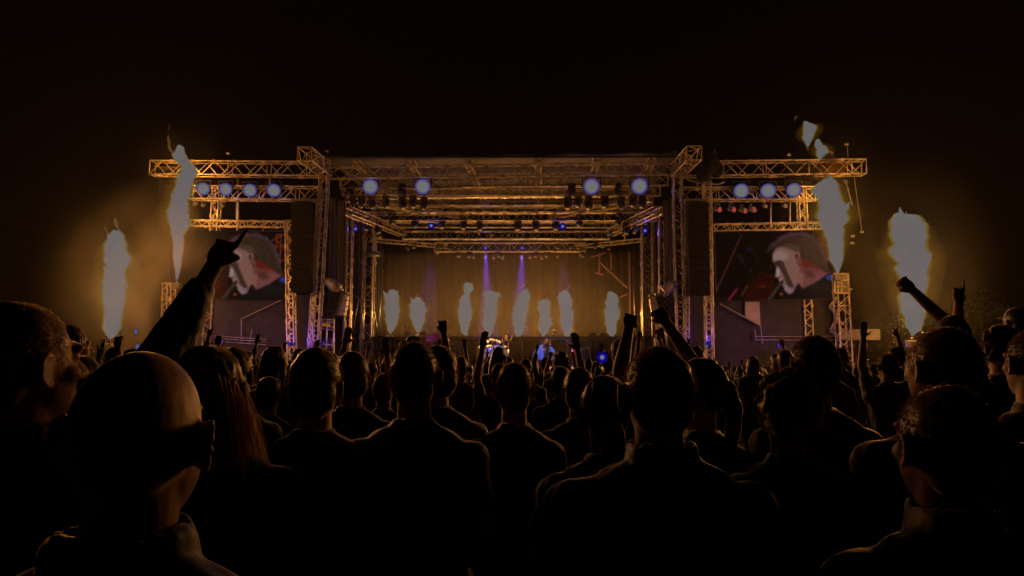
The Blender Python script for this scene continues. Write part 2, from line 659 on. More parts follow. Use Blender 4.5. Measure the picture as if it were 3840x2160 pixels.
# ------------------------------------------------------------------ drapes, decks, backdrop
def drape(name, x0, x1, y0, y1, d, m, label, cat='drape', fold=.18, dx1=0, group=None):
    a, b = W(x0, y0, d), W(x1, y0, d)
    zb = W(x0, y1, d).z
    n = max(8, int((b - a).length / fold * 4))
    mb = MB()
    rows = 10
    rnd = random.Random(int(x0))
    for j in range(rows + 1):
        for i in range(n + 1):
            p = a.lerp(b, i / n)
            q = (.06 if fold < .45 else .035) * math.sin(i * math.pi / 2) + .05 * noise.noise(V((i * .31, j * .2, x0)))
            p = p + SY * q
            mb.v.append((p.x, p.y, a.z + (zb - a.z) * j / rows))
    for j in range(rows):
        for i in range(n):
            k = j * (n + 1) + i
            mb.f.append((k, k + n + 1, k + n + 2, k + 1))
            mb.sm.append(True)
    o = mb.build(name, m)
    s = o.modifiers.new('thick', 'SOLIDIFY')
    s.thickness = .02
    return tag(o, label, cat, group)


M['backdrop'] = mat('tan_backdrop_cloth', (.0115, .0095, .0066), .95, 0, .22, 1.2, spec=.1)
bdrop = drape('backdrop', 1436, 2398, 930, 1276, 11.0, M['backdrop'], 'Tan cloth backdrop behind the row of stage flames', 'backdrop', .5)
part(MB().bar(W(1436, 1219, 10.85), W(2398, 1226, 10.85), .02, 6), 'seam', M['black'], bdrop)
SD = 'brown drapes beside the stage opening'
drape('side_drape', 1238, 1266, 742, 1190, 2, M['drape'], 'Outer brown drape just right of the left main tower', group=SD)
drape('side_drape', 1270, 1302, 752, 1190, 3.4, M['drape'], 'Inner brown drape left of the inner left towers', group=SD)
drape('side_drape', 2506, 2530, 742, 1190, 2, M['drape'], 'Outer brown drape just left of the right main tower', group=SD)
drape('side_drape', 2488, 2508, 752, 1190, 3.4, M['drape'], 'Inner brown drape right of the inner right towers', group=SD)
drape('side_drape', 1322, 1356, 800, 1250, 8.6, M['drape'], 'Dark drape behind the wide inner left tower', group=SD)
drape('side_drape', 2448, 2472, 800, 1250, 8.6, M['drape'], 'Dark drape behind the wide inner right tower', group=SD)
drape('side_drape', 1398, 1438, 912, 1260, 10.9, M['blackdrape'], 'Black drape closing the left end of the backdrop', group=SD)
drape('side_drape', 2396, 2440, 900, 1260, 10.9, M['blackdrape'], 'Black drape closing the right end of the backdrop', group=SD)

# main deck and the raised platform the flames stand on
zd = .30
a, b = W(1160, 1380, .6), W(2600, 1380, .6)
dk = empty('stage_deck', (a + b) / 2, 'Low black main stage deck between the two main towers', 'stage deck')
c = (a + b) / 2 + SY * 6.5
part(MB().box(V((c.x, c.y, zd - .08)), (b - a).length / 2, 6.5, .08), 'deck_floor', M['deck'], dk)
c = (a + b) / 2
part(MB().box(V((c.x, c.y - .03, (zd + GZ) / 2 - .1)), (b - a).length / 2, .02, (zd - GZ) / 2 - .09), 'deck_skirt', M['blackdrape'], dk)
zp = W(1900, 1262, 8).z
a, b = W(1370, 1262, 7.6), W(2560, 1262, 7.6)
rp = empty('riser_platform', (a + b) / 2, 'Long raised black platform under the row of stage flames', 'platform')
c = (a + b) / 2 + SY * 2.4
part(MB().box(V((c.x, c.y, zp - .12)), (b - a).length / 2, 2.4, .12), 'platform_floor', M['black'], rp)
for k in range(15):
    p = a.lerp(b, k / 14)
    part(MB().bar(V((p.x, p.y + .2, zd)), V((p.x, p.y + .2, zp - .24)), .04, 6), 'leg', M['steel'], rp)
drape('riser_drape', 1380, 2555, 1278, 1390, 9.2, M['drape'], 'Brown cloth hung under the raised platform behind the band', 'drape', .4)

# low skirts and ramps of the wings
tag(MB().box((W(720, 1200, .9) + W(1180, 1200, .9)) / 2 + V((0, 0, -.6)), 3.6, .05, 2.1).build('wing_wall', M['blackdrape']), 'Dark cloth wall under the left video screen with purple light on it', 'wall')
tag(MB().box((W(2580, 1200, .9) + W(3110, 1200, .9)) / 2 + V((0, 0, -.6)), 4.1, .05, 2.1).build('wing_wall', M['blackdrape']), 'Dark cloth wall under the right video screen', 'wall')
hr = MB()
hr.bar(W(905, 1196, .5), W(1062, 1122, .5), .035, 6)
hr.bar(W(905, 1196, .5), W(905, 1290, .5), .035, 6)
hr.bar(W(945, 1235, .5), W(935, 1290, .5), .03, 6)
for y in (1255, 1264, 1275):
    hr.bar(W(735, y, .4), W(1000, y + 18, .4), .03, 6)
tag(hr.build('handrail', M['rail'], origin=W(905, 1290, .5)), 'Pale sloping handrail with post in front of the left wing wall', 'handrail')
hr = MB()
hr.bar(W(2700, 1140, .5), W(2852, 1222, .5), .05, 6)
hr.bar(W(2852, 1222, .5), W(2860, 1290, .5), .03, 6)
hr.bar(W(2830, 1235, .5), W(2836, 1275, .5), .04, 6)
for y in (1262, 1275):
    hr.bar(W(2830, y, .4), W(3130, y, .4), .03, 6)
tag(hr.build('handrail', M['rail'], origin=W(2852, 1290, .5)), 'Sloping handrail in front of the right wing wall', 'handrail')
tag(MB().poly([W(2794, 1131, .6), W(2848, 1131, .6), W(2852, 1218, .6), W(2794, 1190, .6)], .05, SY).build('beige_panel', M['beige']), 'Pale beige panel under the right video screen', 'panel')
zz = MB()
zp_ = [(3143, 1113), (3112, 1152), (3144, 1185), (3116, 1238), (3140, 1262)]
for p, q in zip(zp_, zp_[1:]):
    zz.bar(W(*p, .2), W(*q, .2), .10, 6)
tag(zz.build('zigzag_duct', M['beige']), 'Yellowish zigzag folded duct beside the tower under the right flame', 'duct')
fb = empty('flame_box_platform', W(3155, 1060, -.6), 'Orange lit box frame at the top of the right flame tower', 'platform')
m_ = MB()
for x in (3130, 3155, 3180):
    m_.bar(W(x, 1024, -.9), W(x, 1100, -.9), .06, 6)
for y in (1026, 1050, 1075, 1098):
    m_.bar(W(3126, y, -.9), W(3182, y + 2, -.9), .05, 6)
part(m_, 'frame', M['alu'], fb)
part(MB().box(W(3155, 1066, -.6), .35, .25, .5), 'machine_case', M['dark'], fb)
# a white truck body behind the right flame tower
tr = empty('white_truck', W(3222, 1290, 3), 'White box truck body beside the far right flame', 'truck')
part(MB().box(W(3222, 1256, 3), .48, 1.6, .32, bev=.03), 'box_body', M['white'], tr)
m_ = MB()
m_.box(W(3245, 1285, 2.2), .05, .2, .35)
part(m_, 'chassis', M['dark'], tr)
wq = MB()
for k in (-1, 1):
    p = W(3222, 1300, 3) + SX * (.4 * k)
    wq.bar(p - SX * .08, p + SX * .08, .35, 14)
    part(wq, 'wheel', M['black'], tr)
    wq = MB()


# ------------------------------------------------------------------ speaker columns
def line_array(pts, wd, dp, label, name='line_array', curve=None, m=None, side=None, group='line array speaker columns'):
    """pts: picture path of the boxes' fronts, top to bottom with depth"""
    root = empty(name, W(*pts[0]), label, 'speaker column', group)
    P = [W(*p) for p in pts]
    fr = MB()
    fr.box(P[0] + V((0, 0, .14)), wd * .52, dp * .4, .05)
    part(fr, 'flying_frame', M['dark'], root)
    for i in range(len(P) - 1):
        a, b = P[i], P[i + 1]
        z = (a - b).normalized()
        x = SX
        y = z.cross(x).normalized()
        c_ = (a + b) / 2
        part(MB().box(c_, wd / 2, dp / 2, (a - b).length / 2 - .012, x, y, z, bev=.02), 'speaker_box', m or M['speaker'], root)
    return root


line_array([(1133, 762 + 28 * i, -1.0) for i in range(13)], 1.05, .7, 'Tall black speaker column hung left of the left main tower')
line_array([(2611 + .8 * i, 762 + 29 * i, -1.0) for i in range(13)], 1.12, .7, 'Tall black speaker column hung right of the right main tower')
line_array([(632, 640 + 19 * i, .9) for i in range(8)], 1.0, .6, 'Black speaker column hung behind the tall left flame')
line_array([(2995, 624 + 19 * i, .3) for i in range(5)], 1.45, .6, 'Short wide black speaker cluster on the upper right wing truss')
line_array([(1264, 1095, -.5), (1261, 1115, -.5), (1256, 1136, -.5), (1249, 1157, -.5), (1240, 1177, -.5), (1228, 1195, -.5)], .62, .6, 'Curved black side speaker column below the left brown drapes', group='curved side speaker columns')
line_array([(2474, 1112, -.5), (2477, 1132, -.5), (2482, 1152, -.5), (2489, 1171, -.5), (2497, 1188, -.5)], .5, .5, 'Curved black side speaker column below the right brown drapes', group='curved side speaker columns')
line_array([(1283, 1108, 1.2), (1282, 1128, 1.2), (1279, 1148, 1.2), (1275, 1166, 1.2), (1269, 1184, 1.2)], .75, .5, 'Grey speaker cabinets hung beside the curved left column', m=M['boxgrey'], group='curved side speaker columns')
line_array([(2454, 1118, 1.2), (2456, 1138, 1.2), (2460, 1160, 1.2), (2464, 1180, 1.2), (2468, 1200, 1.2)], .6, .5, 'Grey speaker cabinets hung beside the curved right column', m=M['boxgrey'], group='curved side speaker columns')
# curved cone shaped covers over them
for (x0, y0, x1, y1, lab) in ((1215, 1050, 1268, 1086, 'Pale curved cover above the curved left speakers'), (2540, 1060, 2490, 1092, 'Pale curved cover above the curved right speakers')):
    mb = MB()
    mb.tube([W(x0, y0, -.3), W((x0 * .6 + x1 * .4), y0 + 8, -.3), W(x0 * .3 + x1 * .7, y0 + 20, -.3), W(x1, y1, -.3)], [.12, .28, .3, .34], 12)
    tag(mb.build('speaker_cover', M['boxgrey']), lab, 'cover', 'curved covers above the side speakers')
# stage-left side cabin with lit shelf
for k, (x0, x1, lab) in enumerate(((1198, 1252, 'Lit shelf frame beside the left main tower above the crowd'), (2462, 2500, 'Lit shelf frame beside the inner right tower above the crowd'))):
    mb = MB()
    for y in (1195, 1204, 1222, 1232, 1290):
        mb.bar(W(x0, y, .5), W(x1, y + 5, .5), .05, 6)
    for x in (x0, (x0 + x1) / 2, x1):
        mb.bar(W(x, 1195, .5), W(x, 1330, .5), .05, 6)
    rt = empty('shelf_frame', W(x0, 1330, .5), lab, 'frame')
    part(mb, 'frame', M['alu'], rt)
    part(MB().bar(W(x0 + 6, 1216, .45), W(x1 - 14, 1220, .45), .10, 8), 'strip_lamp', M['hotlens'], rt)
    part(MB().box(W((x0 + x1) / 2, 1300, .8), .4, .3, .5, bev=.02), 'equipment_case', M['black'], rt)
# poles and side beams near the inner towers
for i, (x0, y0, x1, y1, d) in enumerate(((1345, 1120, 1322, 1240, 6), (1350, 1120, 1362, 1240, 6), (1402, 1170, 1418, 1250, 7), (1436, 1010, 1420, 1245, 9), (1328, 1108, 1365, 1125, 5),
                                     (2372, 1000, 2384, 1245, 9), (2440, 1080, 2452, 1290, 6), (2340, 860, 2345, 900, 9))):
    tag(MB().bar(W(x0, y0, d), W(x1, y1, d), .045, 8).build('side_pole', M['steel'], origin=W(x0, y0, d)),
        '%s thin steel pole from the left among the inner towers' % ORD[i].capitalize(), 'pole', 'thin poles among the inner towers')
m_ = MB()
for p, q in (((2247, 950), (2247, 1030)), ((2252, 985), (2352, 1078)), ((2361, 945), (2364, 1180)), ((2320, 1118), (2352, 1102)), ((2232, 1022), (2262, 1030)), ((2215, 965), (2270, 948)), ((2290, 948), (2293, 1010))):
    m_.bar(W(*p, 10.6), W(*q, 10.6), .07, 6)
M['rust'] = mat('rust_red_steel', (.06, .026, .016), .7, .1, .25, 3)
tag(m_.build('scaffold_frame', M['rust'], origin=W(2361, 1180, 10.6)), 'Reddish steel scaffold frame standing before the right end of the backdrop', 'scaffold')
# round dish on the left inner tower
mb = MB()
mb.bar(W(1402, 953, 7.5), W(1402, 962, 7.5), .50, 20, .44)
mb.bar(W(1402, 944, 7.5), W(1402, 950, 7.5), .42, 20)
tag(mb.build('round_fan', M['dark']), 'Flat round dark fixture clamped on the wide inner left tower', 'fixture')

# ------------------------------------------------------------------ video screens
SRC_W, SRC_H = 1870, 1090       # picture drawn in its own units


def paint():
    nx_, ny_ = 187, 109
    X, Y = np.meshgrid(np.linspace(120, 1990, nx_), np.linspace(200, 1290, ny_))
    img = np.zeros((ny_, nx_, 3))
    img[:] = (9, 5, 3)

    def blur(a, k):
        for _ in range(k):
            p = np.pad(a, 1, mode='edge')
            a = (p[:-2, 1:-1] + p[2:, 1:-1] + p[1:-1, :-2] + p[1:-1, 2:] + 2 * p[1:-1, 1:-1]) / 6
        return a

    def blur3(a):
        return np.stack([blur(a[..., q], 2) for q in range(3)], -1)

    def put(mask, col, k=2, al=1.0):
        m = blur(mask.astype(float), k)[..., None] * al
        img[:] = img * (1 - m) + np.array(col) * m

    def poly(pts, col, k=2, al=1.0):
        inside = np.zeros(X.shape, bool)
        n = len(pts)
        for i in range(n):
            x0, y0 = pts[i]
            x1, y1 = pts[(i + 1) % n]
            c = ((y0 > Y) != (y1 > Y))
            with np.errstate(divide='ignore', invalid='ignore'):
                xi = (x1 - x0) * (Y - y0) / ((y1 - y0) or 1e-9) + x0
            inside ^= c & (X < xi)
        put(inside, col, k, al)

    def line(x0, y0, x1, y1, wd, col, k=1, al=1.0):
        dx, dy = x1 - x0, y1 - y0
        L2 = dx * dx + dy * dy
        t = np.clip(((X - x0) * dx + (Y - y0) * dy) / L2, 0, 1)
        put(np.hypot(X - x0 - t * dx, Y - y0 - t * dy) < wd / 2, col, k, al)

    def ell(cx, cy, rx, ry, col, k=2, al=1.0):
        put(((X - cx) / rx) ** 2 + ((Y - cy) / ry) ** 2 < 1, col, k, al)

    poly([(700, 900), (1040, 930), (1060, 1290), (500, 1290)], (34, 7, 4), 5)
    poly([(720, 1080), (870, 1050), (930, 1105)], (86, 16, 10), 1)
    line(790, 865, 1040, 930, 20, (62, 14, 8), 1)
    line(600, 1230, 900, 1290, 18, (60, 12, 10), 1)
    line(505, 265, 125, 1100, 20, (84, 38, 32), 1)
    line(130, 1255, 280, 1275, 16, (60, 14, 18), 1)
    line(440, 1105, 290, 1310, 34, (125, 22, 50), 1)
    line(612, 1055, 520, 1210, 18, (110, 54, 38), 1)
    for k in range(7):
        ell(480 + 15 * k, 565 + 27 * k, 10, 10, (70 - 5 * k,) * 3, 1)
        ell(690 + 16 * k, 490 + 33 * k, 9, 9, (62 - 4 * k,) * 3, 1)
    ell(640, 475, 26, 16, (14, 34, 96), 1)
    ell(660, 825, 14, 12, (60, 62, 66), 1)
    ell(985, 767, 14, 14, (120, 14, 8), 1)
    for l in ((1815, 245, 1810, 900), (1815, 245, 1935, 245), (1935, 245, 1730, 345), (1830, 345, 1960, 490), (1720, 410, 1870, 440), (1960, 630, 1800, 710), (1790, 640, 1880, 660),
              (1790, 740, 1945, 920), (1800, 850, 1870, 860), (1885, 260, 1870, 940)):
        line(*l, 22, (118, 44, 22), 1)
    # hair
    hair = [(920, 520), (1010, 405), (1160, 285), (1300, 235), (1480, 235), (1640, 290), (1760, 420), (1830, 560), (1850, 720), (1900, 900), (1780, 880), (1600, 740), (1480, 680), (1440, 560),
            (1330, 560), (1230, 480), (1100, 450), (1000, 500)]
    rr = random.Random(5)
    for p, q in zip(hair[0:9], hair[1:10]):            # tousled outline
        for _ in range(9):
            t_ = rr.random()
            x0, y0 = p[0] + (q[0] - p[0]) * t_, p[1] + (q[1] - p[1]) * t_
            line(x0 + 20, y0 + 40, x0 + rr.uniform(-34, 22), y0 - rr.uniform(5, 34), 16, (74, 52, 70) if rr.random() < .5 else (52, 37, 34), 1, .8)
    poly(hair, (50, 36, 26), 3)
    for p, q in zip(hair[1:8], hair[2:9]):
        line(p[0] + 5, p[1] + 22, q[0] - 5, q[1] + 22, 44, (84, 60, 84), 5, .55)
    poly([(1120, 450), (1240, 400), (1440, 430), (1460, 560), (1330, 570), (1230, 490)], (84, 68, 56), 7, .8)
    for _ in range(260):
        x0, y0 = rr.uniform(1020, 1840), rr.uniform(270, 860)
        if y0 < 560 - abs(x0 - 1400) * .35 + 40 or x0 > 1470:
            a_ = rr.uniform(-.5, .9) + (.6 if x0 > 1500 else 0)
            l_ = rr.uniform(30, 80)
            x1, y1 = x0 + l_ * math.cos(a_), y0 + l_ * math.sin(a_)
            c_ = rr.choice(((30, 21, 15), (38, 27, 19), (70, 53, 41), (92, 72, 56), (46, 34, 26)))
            if 235 + ((x0 - 1390) / 430) ** 2 * 190 < y0 and x0 < 1830 and (x0 > 1480 or y0 < 560) and not (x0 > 1700 and y0 < 420):
                line(x0, y0, x1, y1, 10, c_, 1, .55)
    # neck and face
    poly([(1440, 640), (1560, 700), (1720, 790), (1890, 905), (1700, 1040), (1480, 1145), (1360, 1080), (1380, 880)], (106, 58, 54), 2)
    poly([(1560, 900), (1800, 860), (1880, 910), (1700, 1030), (1500, 1120)], (122, 76, 74), 9, .7)
    poly([(1480, 640), (1640, 730), (1800, 810), (1560, 800), (1480, 760)], (98, 26, 20), 4)
    poly([(1520, 850), (1610, 830), (1690, 900), (1700, 960), (1610, 970), (1540, 930)], (66, 38, 32), 7, .7)
    poly([(1440, 860), (1520, 900), (1500, 1100), (1400, 1060)], (128, 88, 78), 4)
    face = [(1010, 560), (1060, 470), (1160, 450), (1300, 500), (1430, 560), (1460, 700), (1440, 880), (1430, 1080), (1340, 1190), (1270, 1212), (1205, 1160), (1180, 1085), (1140, 1035),
            (1112, 1005), (1125, 985), (1090, 950), (1050, 930), (1062, 850), (1072, 775), (1030, 715), (1012, 640)]
    poly(face, (128, 94, 84), 2)
    poly([(1020, 560), (1120, 500), (1260, 560), (1260, 660), (1100, 670), (1025, 690)], (142, 122, 116), 5)
    poly([(1045, 700), (1110, 662), (1180, 690), (1225, 810), (1290, 960), (1360, 1110), (1250, 1090), (1190, 920), (1120, 790)], (58, 42, 34), 2)
    ell(1080, 715, 46, 34, (52, 34, 28), 2)
    poly([(1075, 790), (1125, 800), (1130, 915), (1060, 925)], (150, 140, 140), 1)
    ell(1140, 975, 26, 40, (140, 125, 124), 1)
    line(1080, 955, 1130, 945, 16, (70, 28, 40), 1)
    poly([(1195, 1060), (1240, 1060), (1340, 1190), (1270, 1214), (1200, 1130)], (130, 114, 124), 2)
    poly([(1380, 1100), (1430, 1040), (1480, 1130), (1350, 1190)], (16, 11, 10), 2)
    ell(1410, 650, 56, 108, (132, 92, 84), 1)
    ell(1395, 610, 26, 44, (72, 40, 38), 1)
    ell(1412, 690, 24, 44, (100, 60, 58), 1)
    line(1460, 560, 1440, 770, 14, (50, 24, 20), 1)
    # shirt, blue lamp and microphone
    poly([(1140, 1290), (1220, 1235), (1480, 1145), (1700, 1045), (1890, 915), (1990, 915), (1990, 1290)], (15, 13, 12), 1)
    ell(1750, 1130, 180, 70, (26, 25, 25), 6, .6)
    ell(1930, 965, 70, 44, (22, 58, 150), 2)
    line(1165, 1010, 950, 1300, 56, (60, 50, 42), 1)
    line(1165, 1010, 950, 1300, 18, (22, 15, 12), 1)
    for k in range(5):
        ell(1120 - 38 * k, 1060 + 52 * k, 14, 10, (84, 76, 70), 1)
    ell(1150, 1210, 34, 24, (120, 50, 42), 1)
    img = blur3(img)
    return img * np.array((.86, .80, .80))


IMG = paint()


def screen(fx, label, bow):
    """fx maps the picture's own x to the photo's x"""
    ny_, nx_ = IMG.shape[:2]
    mb = MB()
    for j in range(ny_):
        for i in range(nx_):
            sx = 120 + 1870 * i / (nx_ - 1)
            sy = 200 + 1090 * j / (ny_ - 1)
            mb.v.append(tuple(W(fx(sx), 820 + sy * .2346 + bow * (sx - 1055) / 935, .35)))
    for j in range(ny_ - 1):
        for i in range(nx_ - 1):
            k = j * nx_ + i
            mb.f.append((k, k + nx_, k + nx_ + 1, k + 1))
            mb.sm.append(False)
    me = mb.mesh('picture')
    at = me.color_attributes.new('picture', 'FLOAT_COLOR', 'POINT')
    c = IMG.reshape(-1, 3) / 255
    c = np.where(c <= .04045, c / 12.92, ((c + .055) / 1.055) ** 2.4)
    at.data.foreach_set('color', np.concatenate([c, np.ones((len(c), 1))], 1).ravel())
    root = empty('video_screen', W(fx(1055), 1120, .35), label, 'screen', 'two video screens')
    me.transform(Matrix.Translation(-root.location))
    link('picture', me, M['screen'], root)
    a, b = W(fx(110), 1000, .42), W(fx(2000), 1000, .42)
    c_ = (W(fx(110), 866, .47) + W(fx(2000), 1125, .47)) / 2
    part(MB().box(c_ + SY * .12, (b - a).length / 2, .08, (W(fx(110), 866, .4) - W(fx(110), 1124, .4)).length / 2), 'casing', M['black'], root)
    hk = MB()
    for s_ in (300, 760, 1180, 1600):
        p = W(fx(s_), 866, .45)
        hk.bar(p, p + V((0, 0, .35)), .03, 6)
    part(hk, 'hanging_strap', M['steel'], root)


ms = bpy.data.materials.new('led_picture')
ms.use_nodes = True
t = ms.node_tree
t.nodes.clear()
at = t.nodes.new('ShaderNodeAttribute')
at.attribute_name = 'picture'
em = t.nodes.new('ShaderNodeEmission')
om = t.nodes.new('ShaderNodeOutputMaterial')
t.links.new(at.outputs['Color'], em.inputs[0])
t.links.new(em.outputs[0], om.inputs[0])
M['screen'] = ms
screen(lambda s: 2660 + s * .2346, 'Video screen of the right wing showing a singer in profile, whole picture clear', -6)
screen(lambda s: 780 + (s - 720) * .2346, 'Video screen of the left wing showing a singer in profile, half behind smoke', 3)


# ------------------------------------------------------------------ lamps hung in the rig
def spot_proto(loc):
    """moving head: base, yoke, head with lens, hangs down from its base"""
    root = empty('moving_head', loc)
    b = MB().box((0, 0, -.07), .17, .13, .07, V((1, 0, 0)), V((0, 1, 0)), UP, bev=.02)
    b.bar((-.1, 0, 0), (-.1, 0, .1), .03, 6)
    b.bar((.1, 0, 0), (.1, 0, .1), .03, 6)
    o = b.build('base', M['black'], root)
    y = MB()
    for s in (-1, 1):
        y.box((.18 * s, 0, -.32), .025, .06, .2, V((1, 0, 0)), V((0, 1, 0)), UP, bev=.01)
    y.box((0, 0, -.16), .2, .06, .025, V((1, 0, 0)), V((0, 1, 0)), UP)
    y.build('yoke', M['black'], root)
    h = MB()
    h.bar((0, .10, -.30), (0, -.07, -.62), .15, 14, .17)
    h.ell((0, .11, -.28), .15, .15, .15, 14, 8)
    ho = h.build('head', M['black'], root)
    ln = MB().bar((0, -.072, -.622), (0, -.077, -.632), .13, 14)
    ln.build('lens', M['dark'], ho)
    return root


MH = []
rows = [('front lighting truss', 1.2, [(1323, 733), (1355, 733), (1394, 736), (1448, 733), (1510, 738), (1549, 733), (1590, 740), (2129, 738), (2168, 730), (2207, 738), (2268, 733), (2330, 738), (2375, 730), (2408, 733)], 1.0),
        ('middle lighting truss', 5, [(1328, 806), (1372, 822), (1418, 833), (1470, 800), (1556, 812), (1657, 815), (1738, 818), (1798, 822), (1942, 822), (2009, 822), (2084, 820), (2173, 806), (2318, 800), (2349, 836), (2386, 822), (2420, 800)], 1.0),
        ('back lighting trusses', 10, [(1527, 898), (1553, 898), (1650, 900), (1687, 902), (1720, 930), (1760, 932), (1870, 930), (2010, 930), (2050, 930), (2092, 900), (2140, 898), (2232, 896), (2260, 894), (2185, 930)], .9)]
proto = spot_proto(W(1323, 733, 1.0))
for name, d, pts, sc in rows:
    for i, (px, py) in enumerate(pts):
        o = proto if not MH else copy_tree(proto)
        MH.append(o)
        o.location = W(px, py, d)
        o.rotation_euler = (0, 0, random.Random(i * 7 + int(d)).uniform(-1.2, 1.2))
        o.scale = (sc * 1.15,) * 3
        tag(o, '%s black moving head lamp from the left on the %s' % (ORD[i].capitalize(), name), 'stage lamp', 'black moving head lamps in the rig')
# upper lamp backs
for i, (px, py) in enumerate(((1314, 690), (1508, 690), (2144, 690), (2322, 690))):
    o = copy_tree(proto)
    o.location = W(px, py, 1.0)
    o.rotation_euler = (0, 0, .4 * i)
    tag(o, '%s black lamp from the left sitting above the front lighting truss' % ORD[i].capitalize(), 'stage lamp', 'black moving head lamps in the rig')


def can_proto():
    root = empty('par_can', (0, 0, 0))
    b = MB()
    b.bar((0, .12, -.18), (0, -.14, -.30), .12, 12, .14)
    b.build('body', M['dark'], root)
    y = MB()
    for s in (-1, 1):
        y.bar((.15 * s, 0, -.25), (.15 * s, 0, 0), .015, 6)
    y.bar((-.15, 0, 0), (.15, 0, 0), .015, 6)
    y.build('yoke', M['dark'], root)
    MB().ell((0, -.16, -.315), .115, .08, .115, 14, 8).build('lens', M['hotlens'], root)
    return root


pc = can_proto()
cans = [(1398, 862, 8), (1428, 888, 8), (1502, 875, 9), (1640, 948, 10), (1715, 960, 10), (1775, 960, 10), (1818, 963, 10), (1852, 964, 10), (1884, 964, 10), (1955, 963, 10), (1988, 963, 10), (2032, 964, 10), (2092, 962, 10), (2178, 953, 10),
        (2337, 880, 8), (2379, 868, 8), (2290, 905, 9), (1738, 868, 8), (1798, 872, 8), (1845, 880, 8), (1906, 880, 8)]
cans.sort()
for i, (px, py, d) in enumerate(cans):
    o = pc if i == 0 else copy_tree(pc)
    o.location = W(px, py - 8, d)
    o.rotation_euler = (R(random.Random(i).uniform(-10, 25)), 0, R(random.Random(i + 50).uniform(-30, 30)))
    s_ = .62 + .25 * random.Random(i + 9).random()
    o.scale = (s_,) * 3
    tag(o, '%s small warm glowing can lamp, counted from the left, along the back trusses' % (ORD[i] if i < 18 else ('nineteenth', 'twentieth', 'twenty-first')[i - 18]).capitalize(), 'stage lamp', 'small warm can lamps')
# wing lamps with red or amber lenses
rc_ = copy_tree(pc)
pts = [(734, 757), (764, 762), (802, 764), (835, 764), (2690, 770), (2742, 770), (2783, 774), (2817, 770), (2865, 764), (2940, 764)]
for i, (px, py) in enumerate(pts):
    o = rc_ if i == 0 else copy_tree(rc_)
    o.location = W(px, py - 5, .1)
    o.rotation_euler = (0, 0, R(-25 + 12 * i))
    red = i in (4, 5, 6, 7)
    o.scale = (1.2,) * 3 if red else (.8,) * 3
    for ch in o.children:
        if ch.name.startswith('lens') and (red or i < 4):
            ch.data = ch.data.copy()
            ch.data.materials[0] = M['hotred'] if red else M['hotlens']
    tag(o, '%s %s lamp from the left under the lower %s wing truss' % (ORD[i if i < 4 else i - 4].capitalize(), 'red' if red else 'amber', 'left' if i < 4 else 'right'), 'stage lamp', 'coloured lamps under the wing trusses')


def point(name, loc, energy, col, radius, parent):
    l = bpy.data.lights.new(name, 'POINT')
    l.energy = energy
    l.color = col
    l.shadow_soft_size = radius
    o = bpy.data.objects.new(name, l)
    COL.objects.link(o)
    o.location = loc
    if parent is not None:
        o.parent = parent
        o.location = V(loc) - parent.location
    return o


BL = [(762, 708, 0, 17, 'left wing'), (846, 710, 0, 17, 'left wing'), (937, 714, 0, 18, 'left wing'), (1027, 714, 0, 18, 'left wing'),
      (1389, 700, .8, 22, 'front lighting'), (1585, 700, .8, 22, 'front lighting'), (2218, 699, .8, 23, 'front lighting'), (2398, 698, .8, 23, 'front lighting'),
      (2780, 716, 0, 20, 'right wing'), (2880, 716, 0, 20, 'right wing'), (2977, 713, 0, 19, 'right wing')]
cnt = {}
for px, py, d, r, where in BL:
    cnt[where] = cnt.get(where, 0) + 1
    p = W(px, py, d - .5)
    rad = (r + 8) / F * (DSTAGE + d)
    root = empty('spotlight', p, '%s dazzling white spotlight with blue rim from the left on the %s truss' % (ORD[cnt[where] - 1].capitalize(), where), 'spotlight', 'dazzling white spotlights')
    n = (V((0, 0, CAMZ)) - p).normalized()
    part(MB().bar(p - n * .5, p - n * .02, rad * .75, 20, rad * 1.02), 'housing', M['dark'], root)
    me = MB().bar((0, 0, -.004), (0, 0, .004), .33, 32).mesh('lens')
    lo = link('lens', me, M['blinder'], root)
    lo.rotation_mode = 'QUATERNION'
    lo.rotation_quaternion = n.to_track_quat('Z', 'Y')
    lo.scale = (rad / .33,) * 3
    yk = MB()
    for s in (-1, 1):
        yk.bar(p + SX * (rad * 1.1 * s) - n * .2 - V((0, 0, .05)), p + SX * (rad * 1.1 * s) + V((0, 0, rad + .12)) - n * .2, .03, 6)
    yk.bar(p - SX * rad * 1.12 + V((0, 0, rad + .11)) - n * .2, p + SX * rad * 1.12 + V((0, 0, rad + .11)) - n * .2, .032, 6)
    part(yk, 'yoke', M['black'], root)
    point('spotlight_lamp', p + n * .25, 22.0, (.25, .28, 1.0), .1, root)
BLU = [(1333, 858, 5, 12), (1617, 846, 5, 13), (1821, 930, 9.6, 9), (1958, 930, 9.6, 9), (2110, 849, 5, 13), (2419, 865, 5, 12)]
